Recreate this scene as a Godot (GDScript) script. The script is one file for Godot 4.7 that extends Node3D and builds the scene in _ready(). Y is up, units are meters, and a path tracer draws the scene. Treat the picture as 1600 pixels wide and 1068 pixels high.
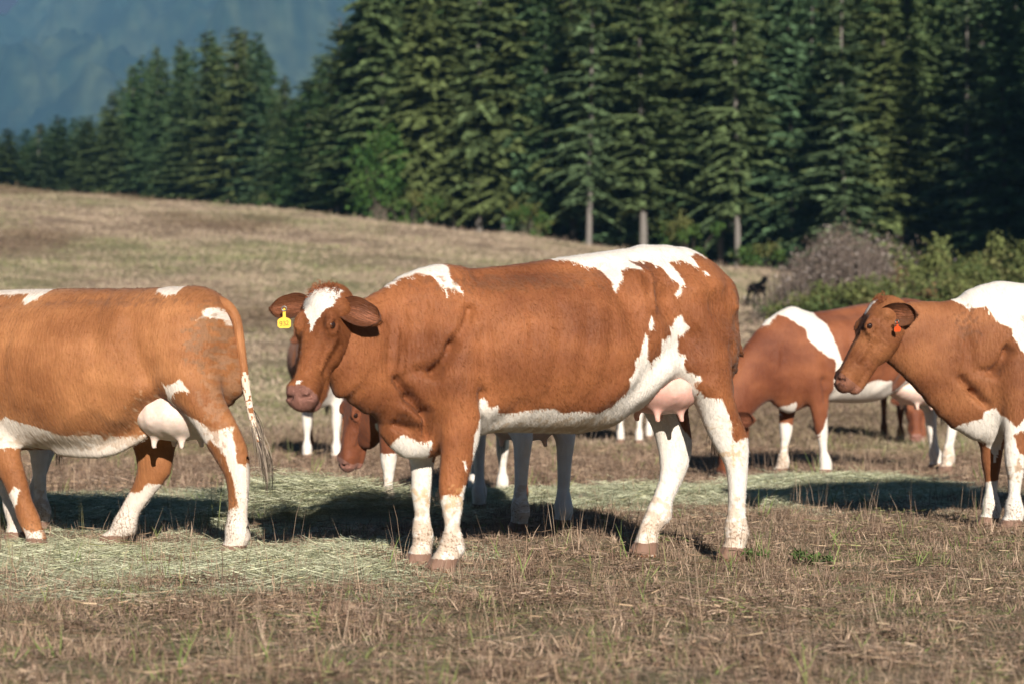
extends Node3D
# A dry pasture with red and white cattle, a conifer wood and a hazy mountain behind.

var head_shell: Shell
var fur_tone: Texture2D
var fur_relief: Texture2D
var skin: StandardMaterial3D
var hair_material: StandardMaterial3D
var eye_mesh: Mesh
var stud_material: StandardMaterial3D
var ink: StandardMaterial3D
var hand_font: Font


func _ready() -> void:
	# camera: a 70 mm lens held low, just above the cattle's bellies
	var cam := Camera3D.new()
	cam.name = "camera"
	cam.fov = rad_to_deg(2.0 * atan(534.0 / 3111.0))
	cam.position = Vector3(0, .86, 0)
	cam.rotation.x = atan(44.0 / 3111.0)
	cam.near = .1
	cam.far = 9000.0
	var lens := CameraAttributesPhysical.new()
	lens.frustum_focal_length = 70.0
	lens.frustum_focus_distance = 8.9
	lens.exposure_aperture = 2.9
	cam.attributes = lens
	add_child(cam)
	# sky and sun
	var env := Environment.new()
	env.background_mode = Environment.BG_SKY
	var sky := Sky.new()
	var sm := ProceduralSkyMaterial.new()
	sm.sky_top_color = Color(.16, .33, .60)
	sm.sky_horizon_color = Color(.70, .84, .95)
	sm.sky_curve = .18
	sm.ground_bottom_color = Color(.25, .2, .15)
	sm.ground_horizon_color = Color(.45, .45, .42)
	sm.sky_energy_multiplier = .52
	sky.sky_material = sm
	env.sky = sky
	env.tonemap_mode = Environment.TONE_MAPPER_LINEAR
	env.tonemap_exposure = 1.74
	env.fog_enabled = true
	env.fog_density = .00016
	env.fog_light_color = Color(.50, .70, .84)
	env.sdfgi_enabled = true
	env.ssao_enabled = true
	env.ssil_enabled = true
	var we := WorldEnvironment.new()
	we.name = "environment"
	we.environment = env
	add_child(we)
	var sun := DirectionalLight3D.new()
	sun.name = "sun"
	sun.light_energy = 1.6
	sun.light_angular_distance = .5
	sun.light_color = Color(1.0, .97, .93)
	sun.shadow_enabled = true
	add_child(sun)
	# low sun behind the photographer's right shoulder
	sun.look_at_from_position(Vector3.ZERO, Vector3(-.62, -1.37, -3.2), Vector3.UP)
	materials()
	setting()
	add_herd()
	add_dog()


func materials() -> void:
	var n := FastNoiseLite.new()
	n.seed = 3
	n.frequency = .012
	n.fractal_octaves = 5
	var t := NoiseTexture2D.new()
	t.width = 512
	t.height = 512
	t.seamless = true
	t.noise = n
	var ramp := Gradient.new()
	ramp.colors = PackedColorArray([Color(.90, .88, .86), Color(1, 1, 1)])
	t.color_ramp = ramp
	fur_tone = t
	var n2 := FastNoiseLite.new()
	n2.seed = 9
	n2.frequency = .16
	n2.fractal_octaves = 3
	var im := n2.get_image(1024, 420)
	im.resize(1024, 1536, Image.INTERPOLATE_CUBIC)
	fur_relief = ImageTexture.create_from_image(im)
	skin = StandardMaterial3D.new()
	skin.resource_name = "bare skin"
	skin.albedo_color = Color8(230, 202, 188)
	skin.roughness = .55
	skin.detail_enabled = true
	skin.detail_albedo = fur_tone
	skin.detail_blend_mode = BaseMaterial3D.BLEND_MODE_MUL
	skin.detail_uv_layer = BaseMaterial3D.DETAIL_UV_2
	skin.uv2_triplanar = true
	skin.uv2_scale = Vector3(6, 6, 6)
	skin.subsurf_scatter_enabled = true
	skin.subsurf_scatter_strength = .25
	hair_material = StandardMaterial3D.new()
	hair_material.resource_name = "hair"
	hair_material.vertex_color_use_as_albedo = true
	hair_material.roughness = .7
	hair_material.metallic_specular = .25
	hair_material.cull_mode = BaseMaterial3D.CULL_DISABLED
	var sp := SphereMesh.new()
	sp.radius = .0185
	sp.height = .037
	sp.radial_segments = 24
	sp.rings = 12
	var em := StandardMaterial3D.new()
	em.resource_name = "eye"
	em.albedo_color = Color8(38, 24, 20)
	em.roughness = .08
	sp.material = em
	eye_mesh = sp
	stud_material = StandardMaterial3D.new()
	stud_material.albedo_color = Color8(120, 116, 108)
	stud_material.metallic = .8
	stud_material.roughness = .4
	ink = StandardMaterial3D.new()
	ink.albedo_color = Color8(58, 52, 34)
	ink.roughness = .8
	var sf := SystemFont.new()
	sf.font_names = PackedStringArray(["Droid Sans"])
	hand_font = sf
const MAIN_L := [
	[239,1330,247,1392,35,1427,-131,1475,-299,1495,-496,1441,-509,1351,-444,1376,-405,1360,-418,1330,-427,1308,-375,1322,-333,1339,-273,1327,-286,1297,-307,1257,-314,1227,-294,1219,-297,1189,-282,1171,-265,1185,-290,1219,-286,1234,-248,1259,-231,1289,-198,1318,-147,1332,-89,1338,-101,1286,-64,1300,-35,1289,-22,1252,6,1214,27,1188,44,1199,31,1232,43,1254,43,1287,68,1301,109,1304,150,1318],
	[-427,1293,-453,1293,-463,1266,-442,1274],
	[-114,1094,-129,1054,-114,1032,-95,1017,-101,1046],
	[-76,1009,-87,987,-88,899,-118,880,-168,917,-164,984,-185,980,-206,999,-231,1003,-227,1044,-252,1048,-265,1074,-299,1093,-307,1063,-341,1033,-307,1000,-281,1003,-273,929,-315,918,-307,869,-324,836,-383,824,-396,802,-366,795,-375,765,-417,731,-477,723,-489,721,-514,674,-548,614,-553,562,-578,523,-627,544,-702,525,-700,-442,203,-389,690,-550,690,557,693,570,673,614,657,650,673,687,665,720,637,735,617,691,577,701,569,668,479,664,422,678,274,662,165,668,106,664,48,697,85,664,52,701,27,726,-5,774,7,810,-26,854,-18,891,-47,910],
	[1037,1204,1049,1239,996,1275,853,1334,746,1301,753,1273,761,1244,734,1209,719,1171,761,1191,811,1197,819,1229,838,1253,876,1263,929,1248,970,1230,989,1212],
]
const MAIN_LEGS := [
	[848,280,820,291,817,317,788,322,756,318,741,336,731,362,725,356,699,364,674,305,673,-535,901,-520,901,258],
	[744,468,731,462,724,471,726,456,717,417,722,416,731,450],
]
const MAIN_BRISKET := [
	[994,528,976,558,950,574,918,557,868,542,824,550,777,547,759,442,900,431],
]
const LEFT_L := [
	[588,1220,589,1286,408,1283,266,1275,240,1222,310,1158,347,1184,340,1217,407,1218],
	[-317,1235,-324,1260,-452,1252,-455,1205,-396,1202,-360,1215],
	[-584,1080,-608,1105,-601,1130,-636,1145,-671,1129,-687,1098,-720,1066,-709,1041,-681,1060,-671,1085,-622,1098],
	[861,626,405,617,375,636,256,598,152,567,137,554,-82,550,-82,518,-154,544,-241,532,-284,558,-290,635,-411,687,-468,738,-451,799,-471,778,-510,789,-552,814,-602,751,-538,757,-482,712,-525,662,-595,637,-693,575,-790,595,-811,476,-818,426,-880,408,-928,403,-930,-457,-612,-471,-708,186,-812,244,-791,363,-763,463,-686,537,-637,486,-256,328,34,413,240,462,860,467],
]
const LEFT_LEGS := [
	[368,305,337,285,352,219,375,193,435,257,390,271],
	[322,108,277,90,232,97,141,-390,320,-397],
]
const LEFT_R := [
	[-42,354,-87,328,-64,261,-147,276,-177,310,-236,304,-296,358,-298,-413,214,-434,170,107],
]
const RIGHT_L := [
	[1030,1233,1029,1359,-754,1370,-749,611,-33,667,390,802,712,935,739,975,767,1068,822,1094,878,1187,961,1173],
	[1032,524,1004,551,893,590,886,630,866,636,831,650,813,616,748,550,713,596,629,563,392,508,-748,503,-745,-119,820,-99,832,457,1032,458],
]
const RIGHT_SPOT := [
	[762,503,741,523,685,530,686,403,728,410],
]
const RIGHT_R := [
	[848,235,805,262,776,241,691,268,692,-128,977,-124],
]
const BACK_L := [
	[1202,1190,1177,1364,800,1514,467,1499,441,1400,544,1410,583,1372,617,1268,584,1102,546,957,469,769,365,685,182,758,50,747,-29,662,-83,662,-244,810,-217,852,-325,895,-791,895,-1498,764,-1493,-292,-240,-253,472,-231,560,312,676,314,546,665,572,749,584,915,674,977,788,1080,801,1163,952,1264,1103,1170],
	[974,503,904,554,828,584,790,481,866,399,1017,401],
	[701,293,650,313,560,354,470,311,472,-231,703,-224],
]
const BACK_R := [
	[896,390,742,409,560,385,536,-252,897,-241],
]
# ---------------------------------------------------------------- implicit bodies: lofts of elliptic sections, joined smoothly and meshed as surface nets
class Shell:
	extends RefCounted
	var v := PackedVector3Array()
	var n := PackedVector3Array()
	var t := PackedInt32Array()


class Field:
	extends RefCounted
	var o: Vector3
	var h: float
	var nx: int
	var ny: int
	var nz: int
	var k: float
	var acc := PackedFloat32Array()
	var tmp := PackedFloat32Array()
	var f := PackedFloat32Array()

	func _init(lo: Vector3, hi: Vector3, cell: float, blend: float) -> void:
		o = lo
		h = cell
		k = blend
		nx = int((hi.x - lo.x) / h) + 2
		ny = int((hi.y - lo.y) / h) + 2
		nz = int((hi.z - lo.z) / h) + 2
		acc.resize(nx * ny * nz)
		tmp.resize(nx * ny * nz)
		f.resize(nx * ny * nz)

	# stations: [x, y, z, radius towards the hint, radius away from it, radius sideways]
	func loft(st: Array, hint: Vector3, sub: int) -> void:
		var c: Array[Vector3] = []
		var r: Array[Vector3] = []
		var m := st.size()
		for i in m - 1:
			for s in sub:
				var u := float(s) / sub
				c.append(_cat(_p(st[maxi(i - 1, 0)]), _p(st[i]), _p(st[i + 1]), _p(st[mini(i + 2, m - 1)]), u))
				r.append(_cat(_r(st[maxi(i - 1, 0)]), _r(st[i]), _r(st[i + 1]), _r(st[mini(i + 2, m - 1)]), u))
		c.append(_p(st[m - 1]))
		r.append(_r(st[m - 1]))
		tmp.fill(99.0)
		var lo := Vector3i(nx, ny, nz)
		var hi := Vector3i.ZERO
		var margin := 2.6 / k
		for i in c.size() - 1:
			var a := c[i]
			var b := c[i + 1]
			var ax := b - a
			var ln := ax.length()
			if ln < 1e-5:
				continue
			ax /= ln
			var side := ax.cross(hint).normalized()
			var up := side.cross(ax)
			var ra := r[i]
			var rb := r[i + 1]
			var most := maxf(maxf(maxf(ra.x, ra.y), ra.z), maxf(maxf(rb.x, rb.y), rb.z)) + margin
			var g0 := (a.min(b) - Vector3.ONE * most - o) / h
			var g1 := (a.max(b) + Vector3.ONE * most - o) / h
			var i0 := Vector3i(maxi(0, int(g0.x)), maxi(0, int(g0.y)), maxi(0, int(g0.z)))
			var i1 := Vector3i(mini(nx - 1, int(g1.x) + 1), mini(ny - 1, int(g1.y) + 1), mini(nz - 1, int(g1.z) + 1))
			# the box along the lofted axis is tightened: only the slab next to this piece
			var slab := margin + 0.35 * minf(minf(ra.x, ra.y), ra.z) if (i > 0 and i < c.size() - 2) else most
			lo = Vector3i(mini(lo.x, i0.x), mini(lo.y, i0.y), mini(lo.z, i0.z))
			hi = Vector3i(maxi(hi.x, i1.x), maxi(hi.y, i1.y), maxi(hi.z, i1.z))
			var cap := minf(ra.z, minf(ra.x, ra.y)) * 0.8
			for z in range(i0.z, i1.z + 1):
				for y in range(i0.y, i1.y + 1):
					var at := nx * (y + ny * z)
					var q0 := Vector3(o.x - a.x, o.y + y * h - a.y, o.z + z * h - a.z)
					for x in range(i0.x, i1.x + 1):
						var q := Vector3(q0.x + x * h, q0.y, q0.z)
						var l := q.dot(ax)
						if l < -slab or l > ln + slab:
							continue
						var w := clampf(l / ln, 0.0, 1.0)
						var e := l - w * ln
						var u := q.dot(up)
						var s := q.dot(side)
						var ru := ra.x + (rb.x - ra.x) * w if u > 0.0 else ra.y + (rb.y - ra.y) * w
						var rs := ra.z + (rb.z - ra.z) * w
						u /= ru
						s /= rs
						e /= cap
						var k0 := sqrt(u * u + s * s + e * e)
						u /= ru
						s /= rs
						e /= cap
						var d := k0 * (k0 - 1.0) / (sqrt(u * u + s * s + e * e) + 1e-6)
						if d < tmp[at + x]:
							tmp[at + x] = d
		for z in range(lo.z, hi.z + 1):
			for y in range(lo.y, hi.y + 1):
				var at := nx * (y + ny * z)
				for x in range(lo.x, hi.x + 1):
					var d := tmp[at + x]
					if d < margin:
						acc[at + x] += exp(-k * maxf(d, -0.12))

	func _p(a: Array) -> Vector3:
		return Vector3(a[0], a[1], a[2])

	func _r(a: Array) -> Vector3:
		return Vector3(a[3], a[4], a[5])

	func _cat(p0: Vector3, p1: Vector3, p2: Vector3, p3: Vector3, u: float) -> Vector3:
		var q := p1.cubic_interpolate(p2, p0, p3, u)
		return q

	func close() -> void:
		for i in acc.size():
			var a := acc[i]
			f[i] = -log(a) / k if a > 1e-6 else 0.3

	# a groove (deep > 0) or a ridge (deep < 0) along a line; flat ones are drawn on the side view and cut through z
	func dent(a: Vector3, b: Vector3, deep: float, wide: float, flat: bool) -> void:
		var m := Vector3.ONE * wide * 2.4
		var g0 := (a.min(b) - m - o) / h
		var g1 := (a.max(b) + m - o) / h
		if flat:
			g0.z = 0.0 if a.z < 0.0 else nz * 0.5
			g1.z = nz * 0.5 if a.z < 0.0 else float(nz)
		var ab := b - a
		if flat:
			ab.z = 0.0
		var ll := maxf(ab.length_squared(), 1e-9)
		for z in range(maxi(0, int(g0.z)), mini(nz, int(g1.z) + 1)):
			for y in range(maxi(0, int(g0.y)), mini(ny, int(g1.y) + 1)):
				var at := nx * (y + ny * z)
				for x in range(maxi(0, int(g0.x)), mini(nx, int(g1.x) + 1)):
					var q := Vector3(o.x + x * h - a.x, o.y + y * h - a.y, 0.0 if flat else o.z + z * h - a.z)
					var w := clampf(q.dot(ab) / ll, 0.0, 1.0)
					f[at + x] += deep * exp(-(q - ab * w).length_squared() / (wide * wide))

	func shell() -> Shell:
		var out := Shell.new()
		var sx := nx
		var sxy := nx * ny
		var inside := PackedByteArray()
		inside.resize(f.size())
		for i in f.size():
			if f[i] < 0.0:
				inside[i] = 1
		var id := PackedInt32Array()
		id.resize(f.size())
		id.fill(-1)
		for z in nz - 1:
			for y in ny - 1:
				var row := nx * (y + ny * z)
				for x in nx - 1:
					var i := row + x
					var sum := inside[i] + inside[i + 1] + inside[i + sx] + inside[i + sx + 1] + inside[i + sxy] + inside[i + sxy + 1] + inside[i + sxy + sx] + inside[i + sxy + sx + 1]
					if sum == 0 or sum == 8:
						continue
					var a := f[i]
					var b := f[i + 1]
					var c := f[i + sx]
					var d := f[i + sx + 1]
					var e := f[i + sxy]
					var g := f[i + sxy + 1]
					var m := f[i + sxy + sx]
					var n := f[i + sxy + sx + 1]
					var p := Vector3.ZERO
					var w := 0
					if (a < 0.0) != (b < 0.0): p += Vector3(a / (a - b), 0, 0); w += 1
					if (c < 0.0) != (d < 0.0): p += Vector3(c / (c - d), 1, 0); w += 1
					if (e < 0.0) != (g < 0.0): p += Vector3(e / (e - g), 0, 1); w += 1
					if (m < 0.0) != (n < 0.0): p += Vector3(m / (m - n), 1, 1); w += 1
					if (a < 0.0) != (c < 0.0): p += Vector3(0, a / (a - c), 0); w += 1
					if (b < 0.0) != (d < 0.0): p += Vector3(1, b / (b - d), 0); w += 1
					if (e < 0.0) != (m < 0.0): p += Vector3(0, e / (e - m), 1); w += 1
					if (g < 0.0) != (n < 0.0): p += Vector3(1, g / (g - n), 1); w += 1
					if (a < 0.0) != (e < 0.0): p += Vector3(0, 0, a / (a - e)); w += 1
					if (b < 0.0) != (g < 0.0): p += Vector3(1, 0, b / (b - g)); w += 1
					if (c < 0.0) != (m < 0.0): p += Vector3(0, 1, c / (c - m)); w += 1
					if (d < 0.0) != (n < 0.0): p += Vector3(1, 1, d / (d - n)); w += 1
					id[i] = out.v.size()
					out.v.append(o + (Vector3(x, y, z) + p / w) * h)
					out.n.append(Vector3(b + d + g + n - a - c - e - m, c + d + m + n - a - b - e - g, e + g + m + n - a - b - c - d).normalized())
		for z in range(1, nz - 1):
			for y in range(1, ny - 1):
				var row := nx * (y + ny * z)
				for x in range(1, nx - 1):
					var i := row + x
					var s := inside[i]
					if inside[i + 1] != s:
						_quad(out, id[i], id[i - sx], id[i - sx - sxy], id[i - sxy], s == 1)
					if inside[i + sx] != s:
						_quad(out, id[i], id[i - sxy], id[i - 1 - sxy], id[i - 1], s == 1)
					if inside[i + sxy] != s:
						_quad(out, id[i], id[i - 1], id[i - 1 - sx], id[i - sx], s == 1)
		# two rounds of smoothing of the shading normals
		for round in 2:
			var sm := PackedVector3Array()
			sm.resize(out.v.size())
			for q in range(0, out.t.size(), 3):
				var s3 := out.n[out.t[q]] + out.n[out.t[q + 1]] + out.n[out.t[q + 2]]
				sm[out.t[q]] += s3
				sm[out.t[q + 1]] += s3
				sm[out.t[q + 2]] += s3
			for q in out.v.size():
				out.n[q] = sm[q].normalized()
		return out

	func _quad(s: Shell, a: int, b: int, c: int, d: int, out_first: bool) -> void:
		if a < 0 or b < 0 or c < 0 or d < 0:
			return
		if not out_first:
			s.t.append_array(PackedInt32Array([a, b, c, a, c, d]))
		else:
			s.t.append_array(PackedInt32Array([a, c, b, a, d, c]))


# one animal's mesh: coat (atlas of left side, right side, head, ear and tail), bare skin, horn
class Bag:
	extends RefCounted
	var v: Array = [PackedVector3Array(), PackedVector3Array()]
	var n: Array = [PackedVector3Array(), PackedVector3Array()]
	var uv: Array = [PackedVector2Array(), PackedVector2Array()]
	var t: Array = [PackedInt32Array(), PackedInt32Array()]

	static func at_side(p: Vector3, right: bool) -> Vector2:
		return Vector2((p.x + 1.0) * 400.0 / 1024.0, ((1.5 - p.y) * 400.0 + (600.0 if right else 0.0)) / 1536.0)

	func put_coat(s: Shell) -> void:
		var seen := {}
		for q in range(0, s.t.size(), 3):
			var right := s.v[s.t[q]].z + s.v[s.t[q + 1]].z + s.v[s.t[q + 2]].z > 0.0
			for j in 3:
				var i := s.t[q + j]
				var key := i * 2 + int(right)
				if not seen.has(key):
					seen[key] = v[0].size()
					v[0].append(s.v[i])
					n[0].append(s.n[i])
					uv[0].append(at_side(s.v[i], right))
				t[0].append(seen[key])

	# the head: its pattern is laid over it from the front of the face
	func put_head(s: Shell, to: Transform3D) -> void:
		var first: int = v[0].size()
		for i in s.v.size():
			var p := s.v[i]
			v[0].append(to * p)
			n[0].append((to.basis * s.n[i]).normalized())
			uv[0].append(Vector2((10.0 + (p.z + 0.16) * 480.0) / 1024.0, (1205.0 + (p.x + 0.1) * 480.0) / 1536.0))
		for i in s.t:
			t[0].append(first + i)

	func put_plain(s: Shell, to: Transform3D, surface: int) -> void:
		var first: int = v[surface].size()
		for i in s.v.size():
			v[surface].append(to * s.v[i])
			n[surface].append((to.basis * s.n[i]).normalized())
			uv[surface].append(Vector2(s.v[i].x, s.v[i].y))
		for i in s.t:
			t[surface].append(first + i)

	# a grid of points (rows x columns), its normals taken from the grid, its texture from a rectangle of the atlas in pixels
	func put_grid(p: Array, rect: Rect2, flip := false) -> void:
		var rows := p.size()
		var cols: int = p[0].size()
		var first: int = v[0].size()
		for r in rows:
			for c in cols:
				var du: Vector3 = p[r][mini(c + 1, cols - 1)] - p[r][maxi(c - 1, 0)]
				var dv: Vector3 = p[mini(r + 1, rows - 1)][c] - p[maxi(r - 1, 0)][c]
				var nn := du.cross(dv).normalized() * (-1.0 if flip else 1.0)
				v[0].append(p[r][c])
				n[0].append(nn)
				uv[0].append(Vector2((rect.position.x + rect.size.x * c / (cols - 1.0)) / 1024.0, (rect.position.y + rect.size.y * r / (rows - 1.0)) / 1536.0))
		for r in rows - 1:
			for c in cols - 1:
				var a := first + r * cols + c
				var q := [a, a + 1, a + cols + 1, a, a + cols + 1, a + cols]
				if not flip:
					q = [a, a + cols + 1, a + 1, a, a + cols, a + cols + 1]
				t[0].append_array(PackedInt32Array(q))

	func put_tube(pts: Array, radii: Array, rect: Rect2) -> void:
		var rows := []
		for i in pts.size():
			var ax: Vector3 = (pts[mini(i + 1, pts.size() - 1)] - pts[maxi(i - 1, 0)]).normalized()
			var s := ax.cross(Vector3(0.3, 0.1, 1)).normalized()
			var u := s.cross(ax)
			var ring := []
			for j in 13:
				var an := TAU * j / 12.0
				ring.append(pts[i] + (s * cos(an) + u * sin(an)) * radii[i])
			rows.append(ring)
		put_grid(rows, rect, true)

	func mesh(coat: Material, skin: Material) -> ArrayMesh:
		var m := ArrayMesh.new()
		for s in 2:
			if t[s].is_empty():
				continue
			var a := []
			a.resize(Mesh.ARRAY_MAX)
			a[Mesh.ARRAY_VERTEX] = v[s]
			a[Mesh.ARRAY_NORMAL] = n[s]
			a[Mesh.ARRAY_TEX_UV] = uv[s]
			a[Mesh.ARRAY_INDEX] = t[s]
			m.add_surface_from_arrays(Mesh.PRIMITIVE_TRIANGLES, a)
			m.surface_set_material(m.get_surface_count() - 1, [coat, skin][s])
		return m
# ---------------------------------------------------------------- cattle
const MAIN_BODY := [[-.615, 1.13, .14, .22, .05], [-.595, 1.12, .22, .32, .12], [-.535, 1.11, .275, .37, .195], [-.45, 1.09, .325, .38, .25], [-.30, 1.06, .365, .32, .285], [-.15, 1.0, .395, .33, .315], [.05, .96, .405, .385, .35], [.25, .94, .395, .372, .352], [.45, .93, .38, .355, .315], [.62, .92, .375, .355, .26], [.75, .92, .375, .385, .215], [.86, .91, .345, .42, .17], [.95, .9, .27, .37, .115]]


func front_leg(top: float, knee: float, foot: float, z: float, y := 0.0) -> Array:
	return [[top - .01, .98, z * .9, .10, .12, .07], [top - .02, .82, z, .105, .12, .075], [lerpf(top, knee, .15) - .02, .69, z * 1.05, .095, .11, .068], [lerpf(top, knee, .5) - .01, .555, z, .08, .085, .058], [lerpf(top, knee, .8), .45, z * .97, .064, .064, .05], [knee, .355, z * .95, .058, .05, .049], [lerpf(knee, foot, .2), .285, z * .95, .040, .042, .038], [lerpf(knee, foot, .45), .2, z * .95, .030, .033, .030], [lerpf(knee, foot, .7), .125 + y * .5, z * .95, .037, .040, .036], [lerpf(knee, foot, .85), .075 + y, z * .95, .043, .042, .042], [foot, .04 + y, z * .95, .053, .048, .05], [foot + .01, .004 + y, z * .95, .062, .052, .055]]


func hind_leg(hip: float, hock: float, foot: float, z: float) -> Array:
	return [[hip, 1.05, z * .75, .20, .21, .11], [hip, .88, z * .9, .185, .20, .12], [lerpf(hip, hock, .25) + .01, .745, z * .98, .135, .14, .098], [lerpf(hip, hock, .68), .625, z, .098, .09, .07], [hock, .525, z, .070, .076, .050], [lerpf(hock, foot, .08), .43, z, .052, .056, .042], [lerpf(hock, foot, .28), .33, z, .042, .045, .037], [lerpf(hock, foot, .55), .23, z, .039, .041, .034], [lerpf(hock, foot, .8), .135, z, .05, .047, .042], [lerpf(hock, foot, .92), .075, z, .048, .044, .045], [foot, .035, z, .055, .05, .05], [foot + .008, .004, z, .062, .054, .056]]


func build_head() -> Shell:
	var f := Field.new(Vector3(-.14, -.24, -.17), Vector3(.59, .12, .17), .0062, 80.0)
	f.loft([[-.085, -.06, 0, .04, .06, .05], [-.05, -.05, 0, .085, .09, .075], [-.01, -.045, 0, .108, .11, .092], [.05, -.04, 0, .108, .13, .098], [.11, -.04, 0, .098, .145, .098], [.17, -.04, 0, .086, .15, .088], [.23, -.042, 0, .075, .14, .075], [.31, -.045, 0, .066, .108, .058], [.39, -.048, 0, .058, .088, .052], [.455, -.052, 0, .053, .078, .056], [.505, -.057, 0, .048, .068, .058], [.535, -.062, 0, .035, .05, .045], [.548, -.064, 0, .018, .028, .026]], Vector3.UP, 3)
	for s: float in [-1.0, 1.0]:
		f.loft([[.07, -.09, s * .046, .05, .06, .04], [.15, -.10, s * .05, .055, .062, .04], [.25, -.09, s * .038, .045, .05, .032]], Vector3.UP, 2)
		f.loft([[.11, .030, s * .066, .024, .03, .022], [.15, .030, s * .076, .022, .028, .02], [.19, .014, s * .07, .02, .026, .018]], Vector3.UP, 2)
		f.loft([[.0, -.01, s * .05, .045, .05, .04], [.04, -.005, s * .082, .026, .028, .024]], Vector3.UP, 2)
		f.loft([[.47, -.03, s * .036, .028, .032, .024], [.515, -.042, s * .038, .024, .028, .022]], Vector3.UP, 2)
	f.loft([[.34, -.12, 0, .03, .03, .038], [.44, -.138, 0, .026, .02, .036], [.50, -.136, 0, .022, .018, .034], [.515, -.13, 0, .012, .012, .024]], Vector3.UP, 2)
	f.close()
	for s: float in [-1.0, 1.0]:
		# eye socket, upper lid and the bag under the eye
		f.dent(Vector3(.142, .030, s * .098), Vector3(.176, .024, s * .095), .014, .0125, false)
		f.dent(Vector3(.135, .052, s * .080), Vector3(.178, .045, s * .078), -.006, .010, false)
		f.dent(Vector3(.145, .006, s * .10), Vector3(.185, .003, s * .096), -.005, .009, false)
		f.dent(Vector3(.20, .028, s * .072), Vector3(.25, .0, s * .072), .009, .018, false)
		f.dent(Vector3(.20, -.02, s * .090), Vector3(.36, -.035, s * .058), -.009, .012, false)
		f.dent(Vector3(.20, .042, s * .034), Vector3(.42, .012, s * .028), -.005, .011, false)
		f.dent(Vector3(.21, -.065, s * .085), Vector3(.36, -.07, s * .058), .010, .018, false)
		f.dent(Vector3(.525, -.022, s * .026), Vector3(.514, -.034, s * .050), .030, .0105, false)
		f.dent(Vector3(.514, -.034, s * .050), Vector3(.497, -.022, s * .058), .015, .008, false)
		f.dent(Vector3(.56, -.112, 0), Vector3(.50, -.113, s * .06), .018, .009, false)
		f.dent(Vector3(.50, -.113, s * .06), Vector3(.37, -.112, s * .058), .016, .009, false)
		f.dent(Vector3(.36, -.06, s * .068), Vector3(.40, -.12, s * .05), .008, .009, false)
		f.dent(Vector3(.29, -.05, s * .075), Vector3(.33, -.12, s * .055), .009, .010, false)
		f.dent(Vector3(.06, -.05, s * .105), Vector3(.10, -.15, s * .09), .006, .018, false)
	f.dent(Vector3(.53, -.03, 0), Vector3(.545, -.10, 0), .005, .006, false)
	f.dent(Vector3(.12, .062, 0), Vector3(.24, .035, 0), .006, .03, false)
	return f.shell()


func build_udder(low: float, rear: float, front: float) -> Shell:
	var f := Field.new(Vector3(rear - .12, low - .12, -.3), Vector3(front + .12, .95, .3), .0105, 105.0)
	var c := low + .13
	f.loft([[front + .03, c + .05, 0, .05, .04, .08], [lerpf(front, rear, .2), c + .02, 0, .12, .09, .15], [lerpf(front, rear, .5), c + .01, 0, .16, .125, .215], [lerpf(front, rear, .8), c + .01, 0, .15, .12, .215], [rear, c + .03, 0, .08, .08, .14]], Vector3.UP, 3)
	for s: float in [-1.0, 1.0]:
		for x: float in [lerpf(front, rear, .42), lerpf(front, rear, .80)]:
			f.loft([[x, low + .05, s * .095, .018, .018, .018], [x, low + .0, s * .10, .0135, .0135, .0135], [x - .004, low - .014, s * .102, .012, .012, .012]], Vector3.RIGHT, 2)
	f.close()
	f.dent(Vector3(lerpf(front, rear, .62), low - .02, -.1), Vector3(lerpf(front, rear, .6), low + .2, -.24), .008, .022, false)
	for q: Array in [[.15, .16, .5, .10], [.5, .10, .75, .14], [.5, .10, .6, .05], [.3, .2, .55, .17]]:
		f.dent(Vector3(lerpf(front, rear, q[0]), low + q[1], -.2), Vector3(lerpf(front, rear, q[2]), low + q[3], -.23), -.005, .009, false)
	return f.shell()


func ear(b: Bag, base: Transform3D, long: float, wide: float, curl: float) -> void:
	# base: x along the ear, y out of the open side, z across
	var front := []
	var back := []
	for r in 15:
		var s := 1.0 - pow(1.0 - r / 14.0, 1.8)
		var w := wide * (0.40 + 1.75 * s - 1.15 * s * s) * sqrt(maxf(0.0, 1.0 - pow(s, 5.0)))
		var fr := []
		var bk := []
		for c in 13:
			var a := (c / 12.0 * 2.0 - 1.0)
			var th := a * lerpf(curl * 1.5, curl, minf(1.0, s * 1.6))
			var across := w * sin(th) / sin(curl)
			var deep := -w * (cos(th) - cos(curl)) * 1.1
			var along := long * s - 0.012 * a * a
			var thick := 0.009 * (1.0 - a * a) + 0.0025
			fr.append(base * Vector3(along, deep + 0.010 * sin(s * 5.0) - 0.03 * s * s, across))
			bk.append(base * Vector3(along, deep - thick + 0.010 * sin(s * 5.0) - 0.03 * s * s, across * 1.02))
		front.append(fr)
		back.append(bk)
	b.put_grid(front, Rect2(204, 1214, 92, 92))
	b.put_grid(back, Rect2(404, 1214, 72, 72), true)


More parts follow.
